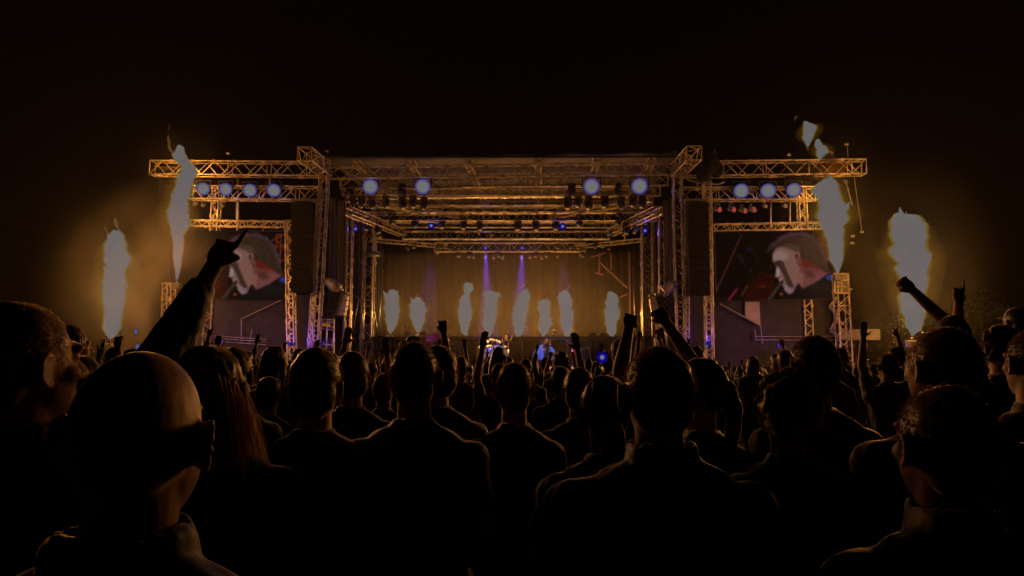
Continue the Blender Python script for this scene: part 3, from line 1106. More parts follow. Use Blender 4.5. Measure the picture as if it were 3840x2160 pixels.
for i, (px, py, d, r) in enumerate(BLU):
    p = W(px, py, d - .3)
    rad = r / F * (DSTAGE + d)
    lab = ['Blue stage lamp at the front end of the left slanting truss', 'Blue stage lamp under the middle truss, left of centre', 'Blue stage lamp on the lowest truss shining a beam down, left one', 'Blue stage lamp on the lowest truss shining a beam down, right one',
           'Blue stage lamp under the middle truss, right of centre', 'Blue stage lamp at the front end of the right slanting truss', 'Glowing blue lamp at crowd height in front of the stage'][i]
    root = empty('blue_lamp', p, lab, 'stage lamp', 'blue stage lamps')
    n = (V((0, 0, CAMZ - 1)) - p).normalized()
    part(MB().bar(p - n * .4, p - n * .02, rad * .7, 16, rad), 'housing', M['black'], root)
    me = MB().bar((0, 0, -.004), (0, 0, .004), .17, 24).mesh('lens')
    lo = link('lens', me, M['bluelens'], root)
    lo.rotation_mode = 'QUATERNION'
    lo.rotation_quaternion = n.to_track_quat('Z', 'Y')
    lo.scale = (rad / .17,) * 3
    point('blue_lamp_light', p + n * .25, 40.0, (.10, .06, 1.0), .08, root)
    if i in (1, 2, 3, 4):
        l = bpy.data.lights.new('blue_beam', 'SPOT')
        l.energy = 85000 if i in (2, 3) else 30000
        l.color = (.20, .08, 1.0)
        l.spot_size = R(17)
        l.spot_blend = .5
        l.shadow_soft_size = .08
        lo = bpy.data.objects.new('blue_beam', l)
        COL.objects.link(lo)
        lo.parent = root
        lo.location = n * .1 + V((0, 0, -.2))
        lo.rotation_euler = (R(0), R(2 if i % 2 else -2), 0)
for i, px in enumerate((1530, 1640, 1740, 1890, 2025, 2118, 2285)):
    p = W(px, 938, 9.9)
    l = bpy.data.lights.new('warm_beam', 'SPOT')
    l.energy = 9000 if i in (0, 1, 5) else 5000
    l.color = (1.0, .5, .14)
    l.spot_size = R(15)
    l.spot_blend = .7
    l.shadow_soft_size = .06
    root = empty('beam_lamp', p, '%s narrow warm beam lamp from the left shining down the backdrop' % ORD[i].capitalize(), 'stage lamp', 'narrow beam lamps above the backdrop')
    part(MB().bar(p + V((0, 0, .3)), p + V((0, 0, .02)), .10, 14, .13), 'housing', M['black'], root)
    part(MB().bar(p + V((0, 0, .015)), p + V((0, 0, .005)), .11, 14), 'lens', M['hotlens'], root)
    lo = bpy.data.objects.new('warm_beam', l)
    COL.objects.link(lo)
    lo.parent = root
    lo.location = (0, 0, -.06)
    lo.rotation_euler = (R(5), R((i - 3) * 1.5), 0)
# purple flood lamps at the feet of the wing towers
for i, (px, py, d, e) in enumerate(((830, 1282, -.8, 120), (1094, 1290, -1.2, 190), (2655, 1288, -1.2, 140), (2925, 1298, -1.0, 120), (1205, 1290, -.6, 60))):
    p = W(px, py, d)
    root = empty('floor_lamp', p, ['Blue flood lamp at the foot of the left wing wall', 'Blue flood lamp at the foot of the tower beside the left speaker column', 'Blue flood lamp at the foot of the tower beside the right speaker column',
                               'Blue flood lamp in front of the right wing rail', 'Blue flood lamp at the foot of the left main tower'][i], 'flood lamp', 'blue flood lamps near the ground')
    part(MB().box(p, .16, .1, .12, bev=.02), 'housing', M['black'], root)
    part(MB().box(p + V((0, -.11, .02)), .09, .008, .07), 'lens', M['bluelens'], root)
    point('floor_lamp_light', p + V((0, -.5, .25)), e, (.16, .05, 1.0), .1, root)

# ------------------------------------------------------------------ flames
def flame_mesh(prof, d, name, m, parent, seed=0, nz=.22, grow=1.0):
    """prof: (y, xl, xr) top to bottom of the flame in the photo; a turbulent round body"""
    prof = sorted(prof)
    ys_ = [p[0] for p in prof]
    N = max(24, int((ys_[-1] - ys_[0]) / 3.2))
    mb = MB()
    n = 40
    for j in range(N + 1):
        y = ys_[0] + (ys_[-1] - ys_[0]) * j / N
        xl = np.interp(y, ys_, [p[1] for p in prof])
        xr = np.interp(y, ys_, [p[2] for p in prof])
        c_ = W((xl + xr) / 2, y, d)
        r = max(.01, (xr - xl) / 2 / F * (DSTAGE + d))
        tp = 1.0
        if grow > 1.25:                 # the added halo shells round off towards both ends
            tp = max(.03, 1 - abs(2 * j / N - 1) ** 2.2) ** .6
        for i in range(n):
            an = 2 * math.pi * i / n
            dr = SX * math.cos(an) + SY * math.sin(an)
            p = c_ + dr * r
            q = p * 2.1 + V((seed * 7.3, 0, 0))
            tn = noise.turbulence(q, 3, False) - .45
            tn2 = noise.noise(q * 3.1) * .55 + abs(noise.noise(q * 5.3)) * .7 - .2
            rr = (r * ((1.06 if nz > .2 else .97) + nz * (tn * 1.3 + tn2))) * grow * tp + (grow - 1) * .12 * tp
            dz = nz * .25 * noise.noise(q * 1.7 + V((0, 9, 0)))
            mb.v.append(tuple(c_ + dr * rr + V((0, 0, dz * r * 2))))
    for j in range(N):
        for i in range(n):
            mb.f.append((j * n + i, (j + 1) * n + i, (j + 1) * n + (i + 1) % n, j * n + (i + 1) % n))
            mb.sm.append(True)
    mb.f += [tuple(range(n)), tuple(range((N + 1) * n - 1, N * n - 1, -1))]
    mb.sm += [True, True]
    if name == 'flame_body':            # licking tongues along the upper body
        rn = random.Random(seed + 500)
        for _ in range(int(6 + N / 5)):
            j = int(N * rn.random() ** 1.6 * .8)
            k = j * n + rn.randrange(n)
            p = V(mb.v[k])
            cc = sum((V(mb.v[j * n + q]) for q in range(0, n, 8)), V((0, 0, 0))) / 5
            out = p - cc
            rr = out.length
            if rr < .05:
                continue
            dv = (out.normalized() * rn.uniform(.3, .9) + UP * rn.uniform(.5, 1.2)).normalized()
            ln = rr * rn.uniform(.5, 1.0)
            b0 = p - out * .35 - UP * rr * .2
            sw = SX * rn.uniform(-.25, .25) * ln
            mb.tube([b0, b0 + dv * ln * .45, b0 + dv * ln * .8 + sw * .5 + UP * ln * .1, b0 + dv * ln + sw + UP * ln * .3], [rr * .34, rr * .26, rr * .13, .01], 10)
    if name == 'flame_body':
        flame_mesh(prof, d, 'glow_shell', M['glowshell'], parent, seed, nz, 1.2)
        for gr in (1.32, 1.62, 2.0):
            flame_mesh(prof, d, 'halo_shell', M['haloshell'], parent, seed + 90, .05, gr)
    return part(mb, name, m, parent)


def wisp(pts, d, parent, seed=0):
    return flame_mesh(pts, d, 'wisp', M['flamethin'], parent, seed, .5)


def projector(x, y, d, label):
    p = W(x, y, d)
    r_ = empty('flame_projector', p + V((0, 0, -.45)), label, 'flame machine', 'flame machines')
    part(MB().box(p + V((0, 0, -.3)), .22, .18, .15, bev=.02), 'case', M['dark'], r_)
    part(MB().bar(p + V((0, 0, -.15)), p + V((0, 0, -.02)), .05, 10), 'nozzle', M['steel'], r_)
    return r_


STAGE = [
    [(1085, 1467, 1473), (1092, 1456, 1486), (1113, 1443, 1496), (1158, 1444, 1497), (1195, 1446, 1493), (1214, 1448, 1489), (1235, 1454, 1480), (1251, 1461, 1466)],
    [(1113, 1562, 1566), (1122, 1550, 1578), (1135, 1540, 1593), (1158, 1537, 1597), (1195, 1544, 1591), (1225, 1551, 1583), (1246, 1562, 1574)],
    [(1060, 1748, 1758), (1068, 1737, 1772), (1080, 1735, 1775), (1092, 1739, 1768), (1100, 1741, 1761), (1115, 1727, 1764), (1158, 1721, 1770), (1214, 1722, 1762), (1240, 1729, 1757), (1258, 1741, 1752)],
    [(1091, 1826, 1842), (1096, 1817, 1862), (1108, 1816, 1876), (1122, 1816, 1866), (1158, 1814, 1862), (1214, 1814, 1855), (1245, 1820, 1847), (1262, 1828, 1836)],
    [(1084, 1970, 1976), (1096, 1955, 1985), (1121, 1938, 1986), (1158, 1928, 1980), (1200, 1924, 1972), (1240, 1928, 1965), (1265, 1939, 1951)],
    [(1124, 2036, 2050), (1132, 2022, 2066), (1158, 2020, 2064), (1180, 2024, 2060), (1214, 2019, 2067), (1243, 2026, 2058), (1263, 2034, 2042)],
    [(1088, 2112, 2122), (1098, 2101, 2134), (1115, 2095, 2140), (1158, 2102, 2148), (1214, 2104, 2150), (1245, 2112, 2144), (1266, 2122, 2132)],
    [(1094, 2287, 2294), (1104, 2276, 2313), (1121, 2274, 2316), (1158, 2267, 2319), (1214, 2271, 2315), (1245, 2278, 2308), (1264, 2290, 2299)]]
SLAB = ['leftmost of the row, broad topped', 'second from the left, short and lobed', 'third from left, round knob on top', 'fourth from the left with a flag shaped top', 'fifth from the left leaning right',
        'sixth from the left, shortest of the right half', 'seventh from the left leaning left', 'rightmost and standing apart']
for i, pr in enumerate(STAGE):
    b = pr[-1]
    base = W((b[1] + b[2]) / 2, b[0], 8.6)
    root = empty('stage_flame', base, 'White hot stage flame on the platform, ' + SLAB[i], 'flame', 'row of stage flames')
    flame_mesh(pr, 8.6, 'flame_body', M['flame'], root, i, .24)
    ys0, yb0 = pr[0][0], b[0]
    xm = (pr[len(pr) // 2][1] + pr[len(pr) // 2][2]) / 2
    point('flame_light', W(xm, ys0 * .45 + yb0 * .55, 8.6), FLAME_STAGE, FLAME_COL, .8, root)
    if i in (1, 4, 5, 6):
        x_, y_ = ((1563, 1108), 0, 0, 0, (1962, 1074), (2052, 1118), (2132, 1078))[i - 1 if i == 1 else i]
        wisp([(y_ - 12, x_ + 4, x_ + 6), (y_ - 6, x_ - 2, x_ + 10), (y_ + 2, x_ - 8, x_ + 5), (y_ + 8, x_ - 10, x_ - 8)], 8.6, root, i)
    projector((b[1] + b[2]) / 2, b[0], 8.6, 'Black flame machine under the %s stage flame from the left' % ORD[i])

SIDE_D = -9.0
root = empty('side_flame', W(410, 1272, SIDE_D), 'Tall white flame column at the far left above the crowd', 'flame', 'big side flames')
flame_mesh([(865, 430, 446), (872, 420, 456), (885, 410, 464), (910, 398, 474), (935, 391, 476), (955, 394, 486), (968, 396, 494), (985, 402, 482), (1010, 396, 470), (1046, 389, 470), (1084, 386, 468), (1121, 388, 472), (1150, 390, 462), (1195, 389, 456), (1233, 390, 449),
            (1255, 398, 438), (1272, 408, 415)], SIDE_D, 'flame_body', M['sideflame'], root, 21, .17)
wisp([(812, 430, 434), (822, 425, 440), (840, 426, 448), (855, 432, 450), (868, 440, 446)], SIDE_D, root, 3)
wisp([(845, 388, 392), (856, 388, 402), (868, 394, 406), (878, 399, 404)], SIDE_D, root, 4)
for y in (930, 1040, 1160):
    point('flame_light', W(430, y, SIDE_D), FLAME_SIDE * .5, FLAME_COL, .85, root)
projector(411, 1276, SIDE_D, 'Flame machine under the far left flame column')
root = empty('side_flame', W(3420, 1259, SIDE_D), 'Thick white flame column at the far right above the crowd', 'flame', 'big side flames')
flame_mesh([(799, 3360, 3367), (806, 3356, 3374), (812, 3352, 3438), (822, 3348, 3452), (836, 3346, 3466), (860, 3346, 3470), (880, 3352, 3468), (908, 3360, 3464), (925, 3350, 3466), (942, 3345, 3468), (960, 3352, 3472), (983, 3372, 3474), (1009, 3364, 3473), (1046, 3376, 3471),
            (1090, 3380, 3470), (1121, 3379, 3468), (1165, 3382, 3466), (1195, 3390, 3461), (1220, 3400, 3459), (1240, 3412, 3450), (1259, 3417, 3425)], SIDE_D, 'flame_body', M['sideflame'], root, 33, .17)
wisp([(822, 3440, 3444), (830, 3434, 3450), (842, 3432, 3446), (850, 3436, 3440)], SIDE_D, root, 8)
wisp([(897, 3470, 3474), (903, 3462, 3478), (912, 3460, 3470)], SIDE_D, root, 9)
for y in (880, 1010, 1150):
    point('flame_light', W(3420, y, SIDE_D), FLAME_SIDE * .6, FLAME_COL, 1.0, root)
projector(3420, 1264, SIDE_D, 'Flame machine under the far right flame column')
TD = -1.6
root = empty('tall_flame', W(663, 1048, TD), 'Tall leaning flame crossing the open end of the left wing truss', 'flame', 'tall flames on towers')
flame_mesh([(545, 668, 680), (552, 662, 686), (568, 655, 690), (585, 648, 700), (601, 656, 708), (612, 668, 720), (624, 682, 734), (645, 676, 736), (661, 668, 731), (690, 660, 724), (717, 652, 715), (745, 644, 704), (770, 638, 704), (791, 628, 705), (815, 627, 706), (847, 638, 713), (858, 643, 698),
            (880, 645, 690), (930, 648, 686), (972, 651, 682), (1010, 655, 676), (1048, 660, 667)], TD, 'flame_body', M['sideflame'], root, 41, .17)
wisp([(505, 631, 635), (516, 624, 638), (530, 628, 640), (545, 628, 642), (560, 628, 650), (575, 634, 656), (588, 645, 652)], TD, root, 5)
wisp([(466, 633, 636), (478, 628, 637), (492, 629, 633)], TD, root, 6)
for y in (620, 760, 900):
    point('flame_light', W(676, y, TD), FLAME_SIDE * .16, FLAME_COL, .9, root)
projector(663, 1052, TD, 'Flame machine on the short pale tower of the left wing')
root = empty('tall_flame', W(3141, 1016, TD), 'Tall flame over the right wing tower, torn into wisps above the truss', 'flame', 'tall flames on towers')
flame_mesh([(652, 3106, 3112), (664, 3098, 3120), (680, 3080, 3127), (695, 3058, 3138), (712, 3046, 3144), (735, 3068, 3152), (775, 3072, 3168), (810, 3070, 3178), (830, 3078, 3174), (847, 3083, 3163), (880, 3096, 3162), (930, 3108, 3162), (972, 3114, 3160), (1000, 3126, 3154), (1024, 3137, 3146)],
           TD, 'flame_body', M['sideflame'], root, 52, .17)
flame_mesh([(521, 3064, 3070), (530, 3058, 3074), (545, 3057, 3084), (552, 3060, 3100), (570, 3062, 3106), (585, 3066, 3094), (602, 3072, 3078)], TD, 'flame_body', M['sideflame'], root, 55, .2)
flame_mesh([(456, 3014, 3026), (464, 3012, 3040), (475, 3014, 3066), (490, 3012, 3058), (510, 3010, 3052), (530, 3016, 3042), (548, 3026, 3034)], TD, 'flame_body', M['sideflame'], root, 57, .2)
wisp([(432, 2986, 2990), (440, 2978, 2992), (450, 2976, 2984)], TD, root, 7)
wisp([(545, 3020, 3026), (556, 3021, 3034), (566, 3028, 3032)], TD, root, 10)
wisp([(566, 3112, 3124), (575, 3110, 3126), (588, 3118, 3124)], TD, root, 11)
wisp([(672, 3160, 3168), (680, 3160, 3182), (690, 3170, 3184)], TD, root, 12)
wisp([(702, 3178, 3188), (714, 3176, 3187)], TD, root, 13)
for y in (690, 790, 900):
    point('flame_light', W(3122, y, TD), FLAME_SIDE * .16, FLAME_COL, 1.05, root)
projector(3141, 1020, TD, 'Flame machine on the tower right of the right video screen')

# ------------------------------------------------------------------ odd things of the rig
def lump(name, pts, d, m, label, cat, seed=0, amp=.25):
    """rounded body from ellipsoids, roughened"""
    mb = MB()
    for x, y, r in pts:
        rr = r / F * (DSTAGE + d)
        mb.ell(W(x, y, d), rr, rr * .9, rr, 28, 18)
    c_ = V((0, 0, 0))
    for i, p in enumerate(mb.v):
        p = V(p)
        q = noise.noise_vector(p * 1.4 + V((seed, 0, 0)))
        mb.v[i] = tuple(p + q * amp * .6 + noise.noise_vector(p * 4 + V((seed, 0, 0))) * amp * .2)
    return tag(mb.build(name, m), label, cat)


M['soot'] = volume_mat('soot_smoke', (.03, .02, .015), 1.6)
lump('soot_smoke', [(3112, 610, 38), (3080, 640, 30), (3145, 630, 28), (3060, 660, 22)], -1.9, M['soot'], 'Dark brown puff of soot over the right tall flame', 'smoke', 3, .4)
M['bag'] = mat('black_bag_cloth', (.003, .003, .003), .9, 0, .3, 6, spec=.06)
lump('chain_bag', [(2652, 622, 46), (2660, 590, 26), (2690, 640, 30), (2640, 655, 30)], -1.2, M['bag'], 'Big round black bag hung on the upper right wing truss beside the roof corner', 'bag', 5, .3)
m_ = MB()
m_.tube([W(2676, 560, -1.3), W(2684, 575, -1.3), W(2672, 592, -1.3), W(2682, 612, -1.3), W(2702, 620, -1.3), W(2704, 650, -1.3)], .06, 6)
m_.tube([W(2575, 672, -1.3), W(2640, 690, -1.3), W(2700, 690, -1.3), W(2716, 680, -1.3)], .05, 6)
tag(m_.build('loose_cable', M['dark']), 'Loose looped cable around the big black bag', 'cable')
m_ = MB()
m_.bar(W(3178, 545, 0), W(3181, 605, 0), .015, 5)
m_.bar(W(3203, 662, 0), W(3232, 868, -1), .015, 5)
m_.bar(W(3172, 680, 0), W(3196, 770, -1), .015, 5)
tag(m_.build('guy_wire', M['steel'], origin=W(3203, 662, 0)), 'Thin guy wires at the open end of the right wing truss', 'wire')
for i, (x, y, d) in enumerate(((3174, 541, 0), (3232, 870, -1), (3198, 885, -1), (3196, 912, -1), (3188, 1085, 0), (2958, 580, 0), (2530, 570, 0), (1226, 567, 0), (855, 575, 0))):
    mb = MB().box(W(x, y, d), .09, .08, .06, bev=.02)
    mb.bar(W(x - 7, y - 2, d), W(x + 7, y + 3, d), .035, 8)
    tag(mb.build('small_lamp', M['steel'], origin=W(x, y, d)),
        ['Small lamp on the mast above the end of the right wing truss', 'Small lamp at the lower end of the long guy wire', 'Small lamp left of the guy wire end', 'Small lamp below the other one near the guy wire',
         'Small lamp clamped beside the box frame of the right flame tower', 'Small lamp on top of the upper right wing truss', 'Small lamp on the roof at the right main tower', 'Small lamp on the roof at the left main tower',
         'Small lamp on top of the upper left wing truss'][i], 'lamp', 'small lamps at the edges of the rig')
# clutter on the raised platform
for i, (x, y) in enumerate(((1527, 1257), (1585, 1257), (2222, 1262), (2262, 1262))):
    p = W(x, y, 7.9)
    mb = MB().poly([p + SX * -.26 + V((0, 0, .0)), p + SX * .26, p + SX * .2 + V((0, 0, .26)), p + SX * -.18 + V((0, 0, .26))], .35, SY)
    o = mb.build('stage_monitor', M['black'], origin=p)
    tag(o, ['Black wedge monitor left of the second stage flame', 'Black wedge monitor right of the second stage flame', 'Black wedge monitor left of the rightmost flame', 'Black wedge monitor touching the rightmost flame'][i], 'monitor', 'wedge monitors on the raised platform')
for i, x in enumerate((1637, 2078)):
    p = W(x, 1262, 7.9)
    mb = MB().bar(p, p + V((0, 0, .34)), .025, 8)
    mb.ell(p + V((0, 0, .38)), .2, .14, .06, 14, 8)
    mb.ell(p + V((0, 0, .01)), .12, .12, .03, 12, 6)
    tag(mb.build('small_stand', M['black'], origin=p), ['Small mushroom shaped stand right of the second stage flame', 'Small mushroom shaped stand between the sixth and seventh flames'][i], 'stand', 'small stands on the raised platform')
# ------------------------------------------------------------------ people
def hand(mb, wrist, d, side, nrm, gesture='open', s=1.0):
    """palm, four fingers and a thumb from the wrist; side = thumb side, nrm = palm's facing"""
    d, side, nrm = V(d).normalized(), V(side).normalized(), V(nrm).normalized()
    w0 = V(wrist)
    pc_ = w0 + d * (.045 * s)
    Mx = Matrix((side, d, nrm)).transposed()
    mb.ell(pc_, .040 * s, .052 * s, .017 * s, 12, 8, Mx)
    mb.cap(w0, w0 + d * .03 * s, .026 * s, .026 * s)
    L = [(.030, .070, .010), (.010, .078, .0105), (-.011, .073, .010), (-.030, .058, .009)]
    for k, (o, ln, r) in enumerate(L):
        base = w0 + d * (.088 * s) + side * (o * s)
        spread = side * (o * 3.0)
        ext = {'open': 1, 'relaxed': .55, 'fist': 0, 'horns': 1 if k in (0, 3) else 0, 'point': 1 if k == 0 else 0}[gesture]
        if ext >= .99:
            p1 = base + (d + spread * .4 + nrm * .08).normalized() * (ln * .5 * s)
            p2 = p1 + (d + spread * .4 + nrm * .22).normalized() * (ln * .5 * s)
            ps = [base, p1, p2]
        elif ext > .3:
            p1 = base + (d + nrm * .35).normalized() * (ln * .45 * s)
            p2 = p1 + (d * .6 + nrm * .8).normalized() * (ln * .4 * s)
            ps = [base, p1, p2]
        else:
            p1 = base + (d * .35 + nrm).normalized() * (ln * .45 * s)
            p2 = p1 + (-d + nrm * .25).normalized() * (ln * .42 * s)
            ps = [base, p1, p2]
        for a, b, q in zip(ps, ps[1:], (1, .9)):
            mb.cap(a, b, r * s * q, r * s * .88 * q)
    tb = w0 + d * (.028 * s) + side * (.030 * s)
    if gesture in ('fist', 'horns', 'point'):
        t1 = tb + (d * .7 + side * .4 + nrm * .5).normalized() * (.036 * s)
        t2 = t1 + (d * .4 - side * .9 + nrm * .4).normalized() * (.03 * s)
    else:
        t1 = tb + (d * .6 + side * .9 + nrm * .2).normalized() * (.036 * s)
        t2 = t1 + (d * .85 + side * .45 + nrm * .15).normalized() * (.03 * s)
    mb.cap(tb, t1, .013 * s, .011 * s)
    mb.cap(t1, t2, .011 * s, .0095 * s)


TMP = bpy.data.scenes.new('workbench')


def puff(me, f):
    n = len(me.vertices)
    co, no = np.empty(n * 3, np.float32), np.empty(n * 3, np.float32)
    me.vertices.foreach_get('co', co)
    me.vertex_normals.foreach_get('vector', no)
    a = np.array([f(V(p)) for p in co.reshape(-1, 3)])
    co = co.reshape(-1, 3) + no.reshape(-1, 3) * a[:, None]
    me.vertices.foreach_set('co', co.ravel())
    me.update()


def remesh(mb, name, vox, smooth=4):
    me = mb.mesh(name + '_raw')
    o = bpy.data.objects.new('tmp', me)
    TMP.collection.objects.link(o)
    r = o.modifiers.new('r', 'REMESH')
    r.mode = 'VOXEL'
    r.voxel_size = vox
    r.use_smooth_shade = True
    if smooth:
        s = o.modifiers.new('s', 'SMOOTH')
        s.iterations = smooth
        s.factor = .5
    TMP.view_layers[0].update()
    dg = TMP.view_layers[0].depsgraph
    ev = o.evaluated_get(dg)
    out = bpy.data.meshes.new_from_object(ev, depsgraph=dg)
    out.name = name
    bpy.data.objects.remove(o)
    bpy.data.meshes.remove(me)
    out.materials.clear()
    return out


ARMS = {
    'down': [(.245, -.03, 1.12), (.235, .10, .90)],
    'folded': [(.25, .0, 1.12), (.10, .22, 1.13)],
    'up': [(.27, .08, 1.56), (.23, .10, 1.83)],
    'high': [(.22, .06, 1.66), (.17, .10, 1.94)],
    'forward': [(.25, .22, 1.42), (.19, .30, 1.68)],
    'wide': [(.36, .05, 1.52), (.42, .10, 1.78)],
}


def head_prims(mb, yaw=0.0, tilt=0.0, jowl=1.0):
    """a head with face, ears and neck; returns its transform"""
    T = Matrix.Translation((0, -.005, 1.56)) @ Matrix.Rotation(yaw, 4, 'Z') @ Matrix.Rotation(tilt, 4, 'Y') @ Matrix.Translation((0, .005, -1.56))
    h = MB()
    h.ell((0, -.008, 1.668), .077, .098, .108, 24, 16)
    h.ell((0, -.035, 1.65), .073, .066, .082, 20, 14)
    h.ell((0, .032, 1.615), .064 * jowl, .072, .092, 20, 14)
    h.ell((0, .052, 1.575), .05 * jowl, .05, .046, 16, 10)
    h.ell((0, .088, 1.552), .026, .02, .022, 12, 8)
    h.cap((0, .094, 1.672), (0, .122, 1.632), .010, .016)
    h.ell((-.014, .108, 1.628), .011, .012, .009, 8, 6)
    h.ell((.014, .108, 1.628), .011, .012, .009, 8, 6)
    h.ell((0, .086, 1.69), .054, .02, .014, 14, 8)
    for s in (-1, 1):
        h.ell((.032 * s, .082, 1.668), .014, .014, .012, 10, 8)
        h.ell((.044 * s, .062, 1.635), .024, .03, .022, 12, 8)
        Me = Matrix.Rotation(.45 * s, 3, 'Z') @ Matrix.Rotation(.18, 3, 'X')
        h.ell((.086 * s, -.004, 1.648), .007, .021, .034, 12, 10, Me)
        h.ell((.083 * s, .004, 1.625), .008, .012, .014, 10, 8)
        for k in range(9):
            an = -2.1 + 4.2 * k / 8
            h.ell(V((.089 * s, -.004, 1.648)) + Me @ V((.004 * s, -.021 * math.cos(an), .033 * math.sin(an))), .006, .007, .007, 8, 6)
    h.ell((0, .098, 1.594), .026, .012, .008, 12, 6)
    h.ell((0, .097, 1.581), .023, .012, .009, 12, 6)
    h.loft([((0, .0, 1.46), .068, .064), ((0, -.002, 1.5), .060, .060), ((0, .0, 1.55), .058, .062), ((0, .004, 1.6), .058, .066)], 20)
    mb.add([T @ V(p) for p in h.v], h.f, True)
    return T


def make_body(arms=('down', 'down'), gest=('relaxed', 'relaxed'), yaw=0, tilt=0, build=1.0, vox=.012, sleeve=.55, jowl=1.0, jac=0.0, cust=None):
    """(body mesh, shirt mesh, trousers mesh, head transform)"""
    b, sh, tr = MB(), MB(), MB()
    T = head_prims(b, yaw, tilt, jowl)
    k = build
    b.loft([((0, 0, .86), .15 * k, .10), ((0, 0, .95), .165 * k, .11), ((0, .005, 1.06), .15 * k, .1), ((0, .01, 1.2), .165 * k, .11), ((0, .0, 1.33), .18 * k, .113), ((0, -.01, 1.40), .15 * k, .092), ((0, -.012, 1.46), .08, .07)], 24, 2.3)
    g_ = .018 + jac
    sh.loft([((0, 0, .84), .178 * k + jac, .128 + jac), ((0, 0, .95), .18 * k + jac, .128 + jac), ((0, .005, 1.07), .172 * k + jac, .122 + jac), ((0, .01, 1.2), .184 * k + jac, .13 + jac), ((0, .0, 1.33), .196 * k + jac, .13 + jac), ((0, -.01, 1.40), .158 * k, .105 + jac),
             ((0, -.012, 1.462), .088, .084), ((0, -.012, 1.49), .076, .076)], 28, 2.3)
    for si, s in ((0, -1), (1, 1)):
        S = V((.176 * s * k, -.012, 1.362))
        jn = ARMS[arms[si]] if isinstance(arms[si], str) else arms[si]
        E = V((jn[0][0] * s, jn[0][1], jn[0][2]))
        Wr = V((jn[1][0] * s, jn[1][1], jn[1][2]))
        for q, ad in ((b, 0), (sh, .016 + jac * .7)):
            q.cap((.03 * s, -.03, 1.465), (.14 * s * k, -.022, 1.385), .042 + ad * .7, .048 + ad * .7)
            q.ell(S, .062 + ad, .062 + ad, .062 + ad, 14, 10)
        b.cap(S, E, .050, .040)
        b.cap(E, Wr, .041, .027)
        if sleeve <= 1:
            q = S.lerp(E, sleeve)
            sh.cap(S, q, .062 + jac, .058 + jac * .6)
        else:
            sh.cap(S, E, .064 + jac, .054 + jac)
            sh.cap(E, E.lerp(Wr, sleeve - 1), .055 + jac, .043 + jac * .7)
        d = (Wr - E).normalized()
        up = d.z > .3
        nr = V((0, 1, 0)) if up else V((-s, .2, 0))
        nr = (nr - d * nr.dot(d)).normalized()
        side = V((-s, 0, 0)) if up else V((0, 1, 0))
        side = (side - d * side.dot(d) - nr * side.dot(nr)).normalized()
        hand(b, Wr, d, side, nr, gest[si])
        H, K, An = V((.088 * s, 0, .9)), V((.10 * s, .02, .5)), V((.105 * s, -.015, .09))
        for q, ad in ((b, 0), (tr, .014)):
            q.cap(H, K, .086 + ad, .058 + ad)
            q.cap(K, An, .056 + ad, .04 + ad * 1.6)
        b.cap(An + V((0, -.03, -.045)), An + V((.02 * s, .15, -.055)), .042, .034)
        tr.cap(An + V((0, -.035, -.043)), An + V((.02 * s, .155, -.048)), .046, .04)
    tr.loft([((0, 0, .84), .16 * k, .118), ((0, 0, .92), .17 * k, .122), ((0, 0, .99), .16 * k, .115)], 24, 2.3)
    # collar, then wrinkles of the shirt
    for q_ in range(20):
        an = 2 * math.pi * q_ / 20
        hc = 1.505 + (.03 if jac > .005 else 0)
        rc = .082 if jac > .005 else .074
        sh.cap((rc * math.cos(an), -.012 + rc * math.sin(an), 1.475), ((rc - .008) * math.cos(an), -.014 + rc * math.sin(an), hc), .013, .010)
    bm = remesh(b, 'body', vox, 3)
    sm_ = remesh(sh, 'shirt', max(vox, .010), 6)
    puff(sm_, lambda p: noise.noise(V((p.x * 9, p.y * 9, p.z * 4.5 + p.x * 6))) * .012 + abs(noise.noise(V((p.x * 17 + p.z * 7, p.y * 17, p.z * 6)))) * .010 + noise.noise(p * 30) * .003)
    tm = remesh(tr, 'trousers', .018, 3)
    return bm, sm_, tm, T


def strands(mb, T, n, ln, kind, rnd, wd=.0016):
    for _ in range(n):
        u, ph = rnd.uniform(-.45, 1), rnd.uniform(0, 2 * math.pi)
        z = u
        s = math.sqrt(max(0, 1 - z * z))
        nrm_ = V((s * math.cos(ph), s * math.sin(ph), z))
        if nrm_.y > .62 and nrm_.z < .55:
            continue
        p = V((0, -.012, 1.668)) + V((nrm_.x * .081, nrm_.y * .102, nrm_.z * .113))
        if kind == 'short':
            d = (nrm_ * .5 + V((rnd.gauss(0, .45), -.25 + rnd.gauss(0, .45), rnd.gauss(0, .4) - .45))).normalized()
            seg = 2
        elif kind == 'curly':
            d = (nrm_ + V((rnd.gauss(0, .8), rnd.gauss(0, .8), rnd.gauss(0, .8)))).normalized()
            seg = 4
        else:
            d = (nrm_ * .3 + V((rnd.gauss(0, .06), -.25 + rnd.gauss(0, .06), -.6))).normalized()
            seg = 6
        t_ = d.cross(V((rnd.gauss(0, 1), rnd.gauss(0, 1), rnd.gauss(0, 1)))).normalized() * wd
        pts = [p]
        l_ = ln * rnd.uniform(.5, 1.1)
        for q in range(seg):
            if kind == 'curly':
                d = (d + V((rnd.gauss(0, .6), rnd.gauss(0, .6), rnd.gauss(0, .6)))).normalized()
            elif kind == 'long':
                d = (d + V((nrm_.x * .05 + rnd.gauss(0, .05), rnd.gauss(0, .05) - .02, -.35))).normalized()
            pts.append(pts[-1] + d * (l_ / seg))
        o = len(mb.v)
        for q, pp in enumerate(pts):
            k = 1 - q / len(pts) * .8
            mb.v += [tuple(T @ (pp - t_ * k)), tuple(T @ (pp + t_ * k))]
        for q in range(seg):
            mb.f.append((o + 2 * q, o + 2 * q + 1, o + 2 * q + 3, o + 2 * q + 2))
            mb.sm.append(True)


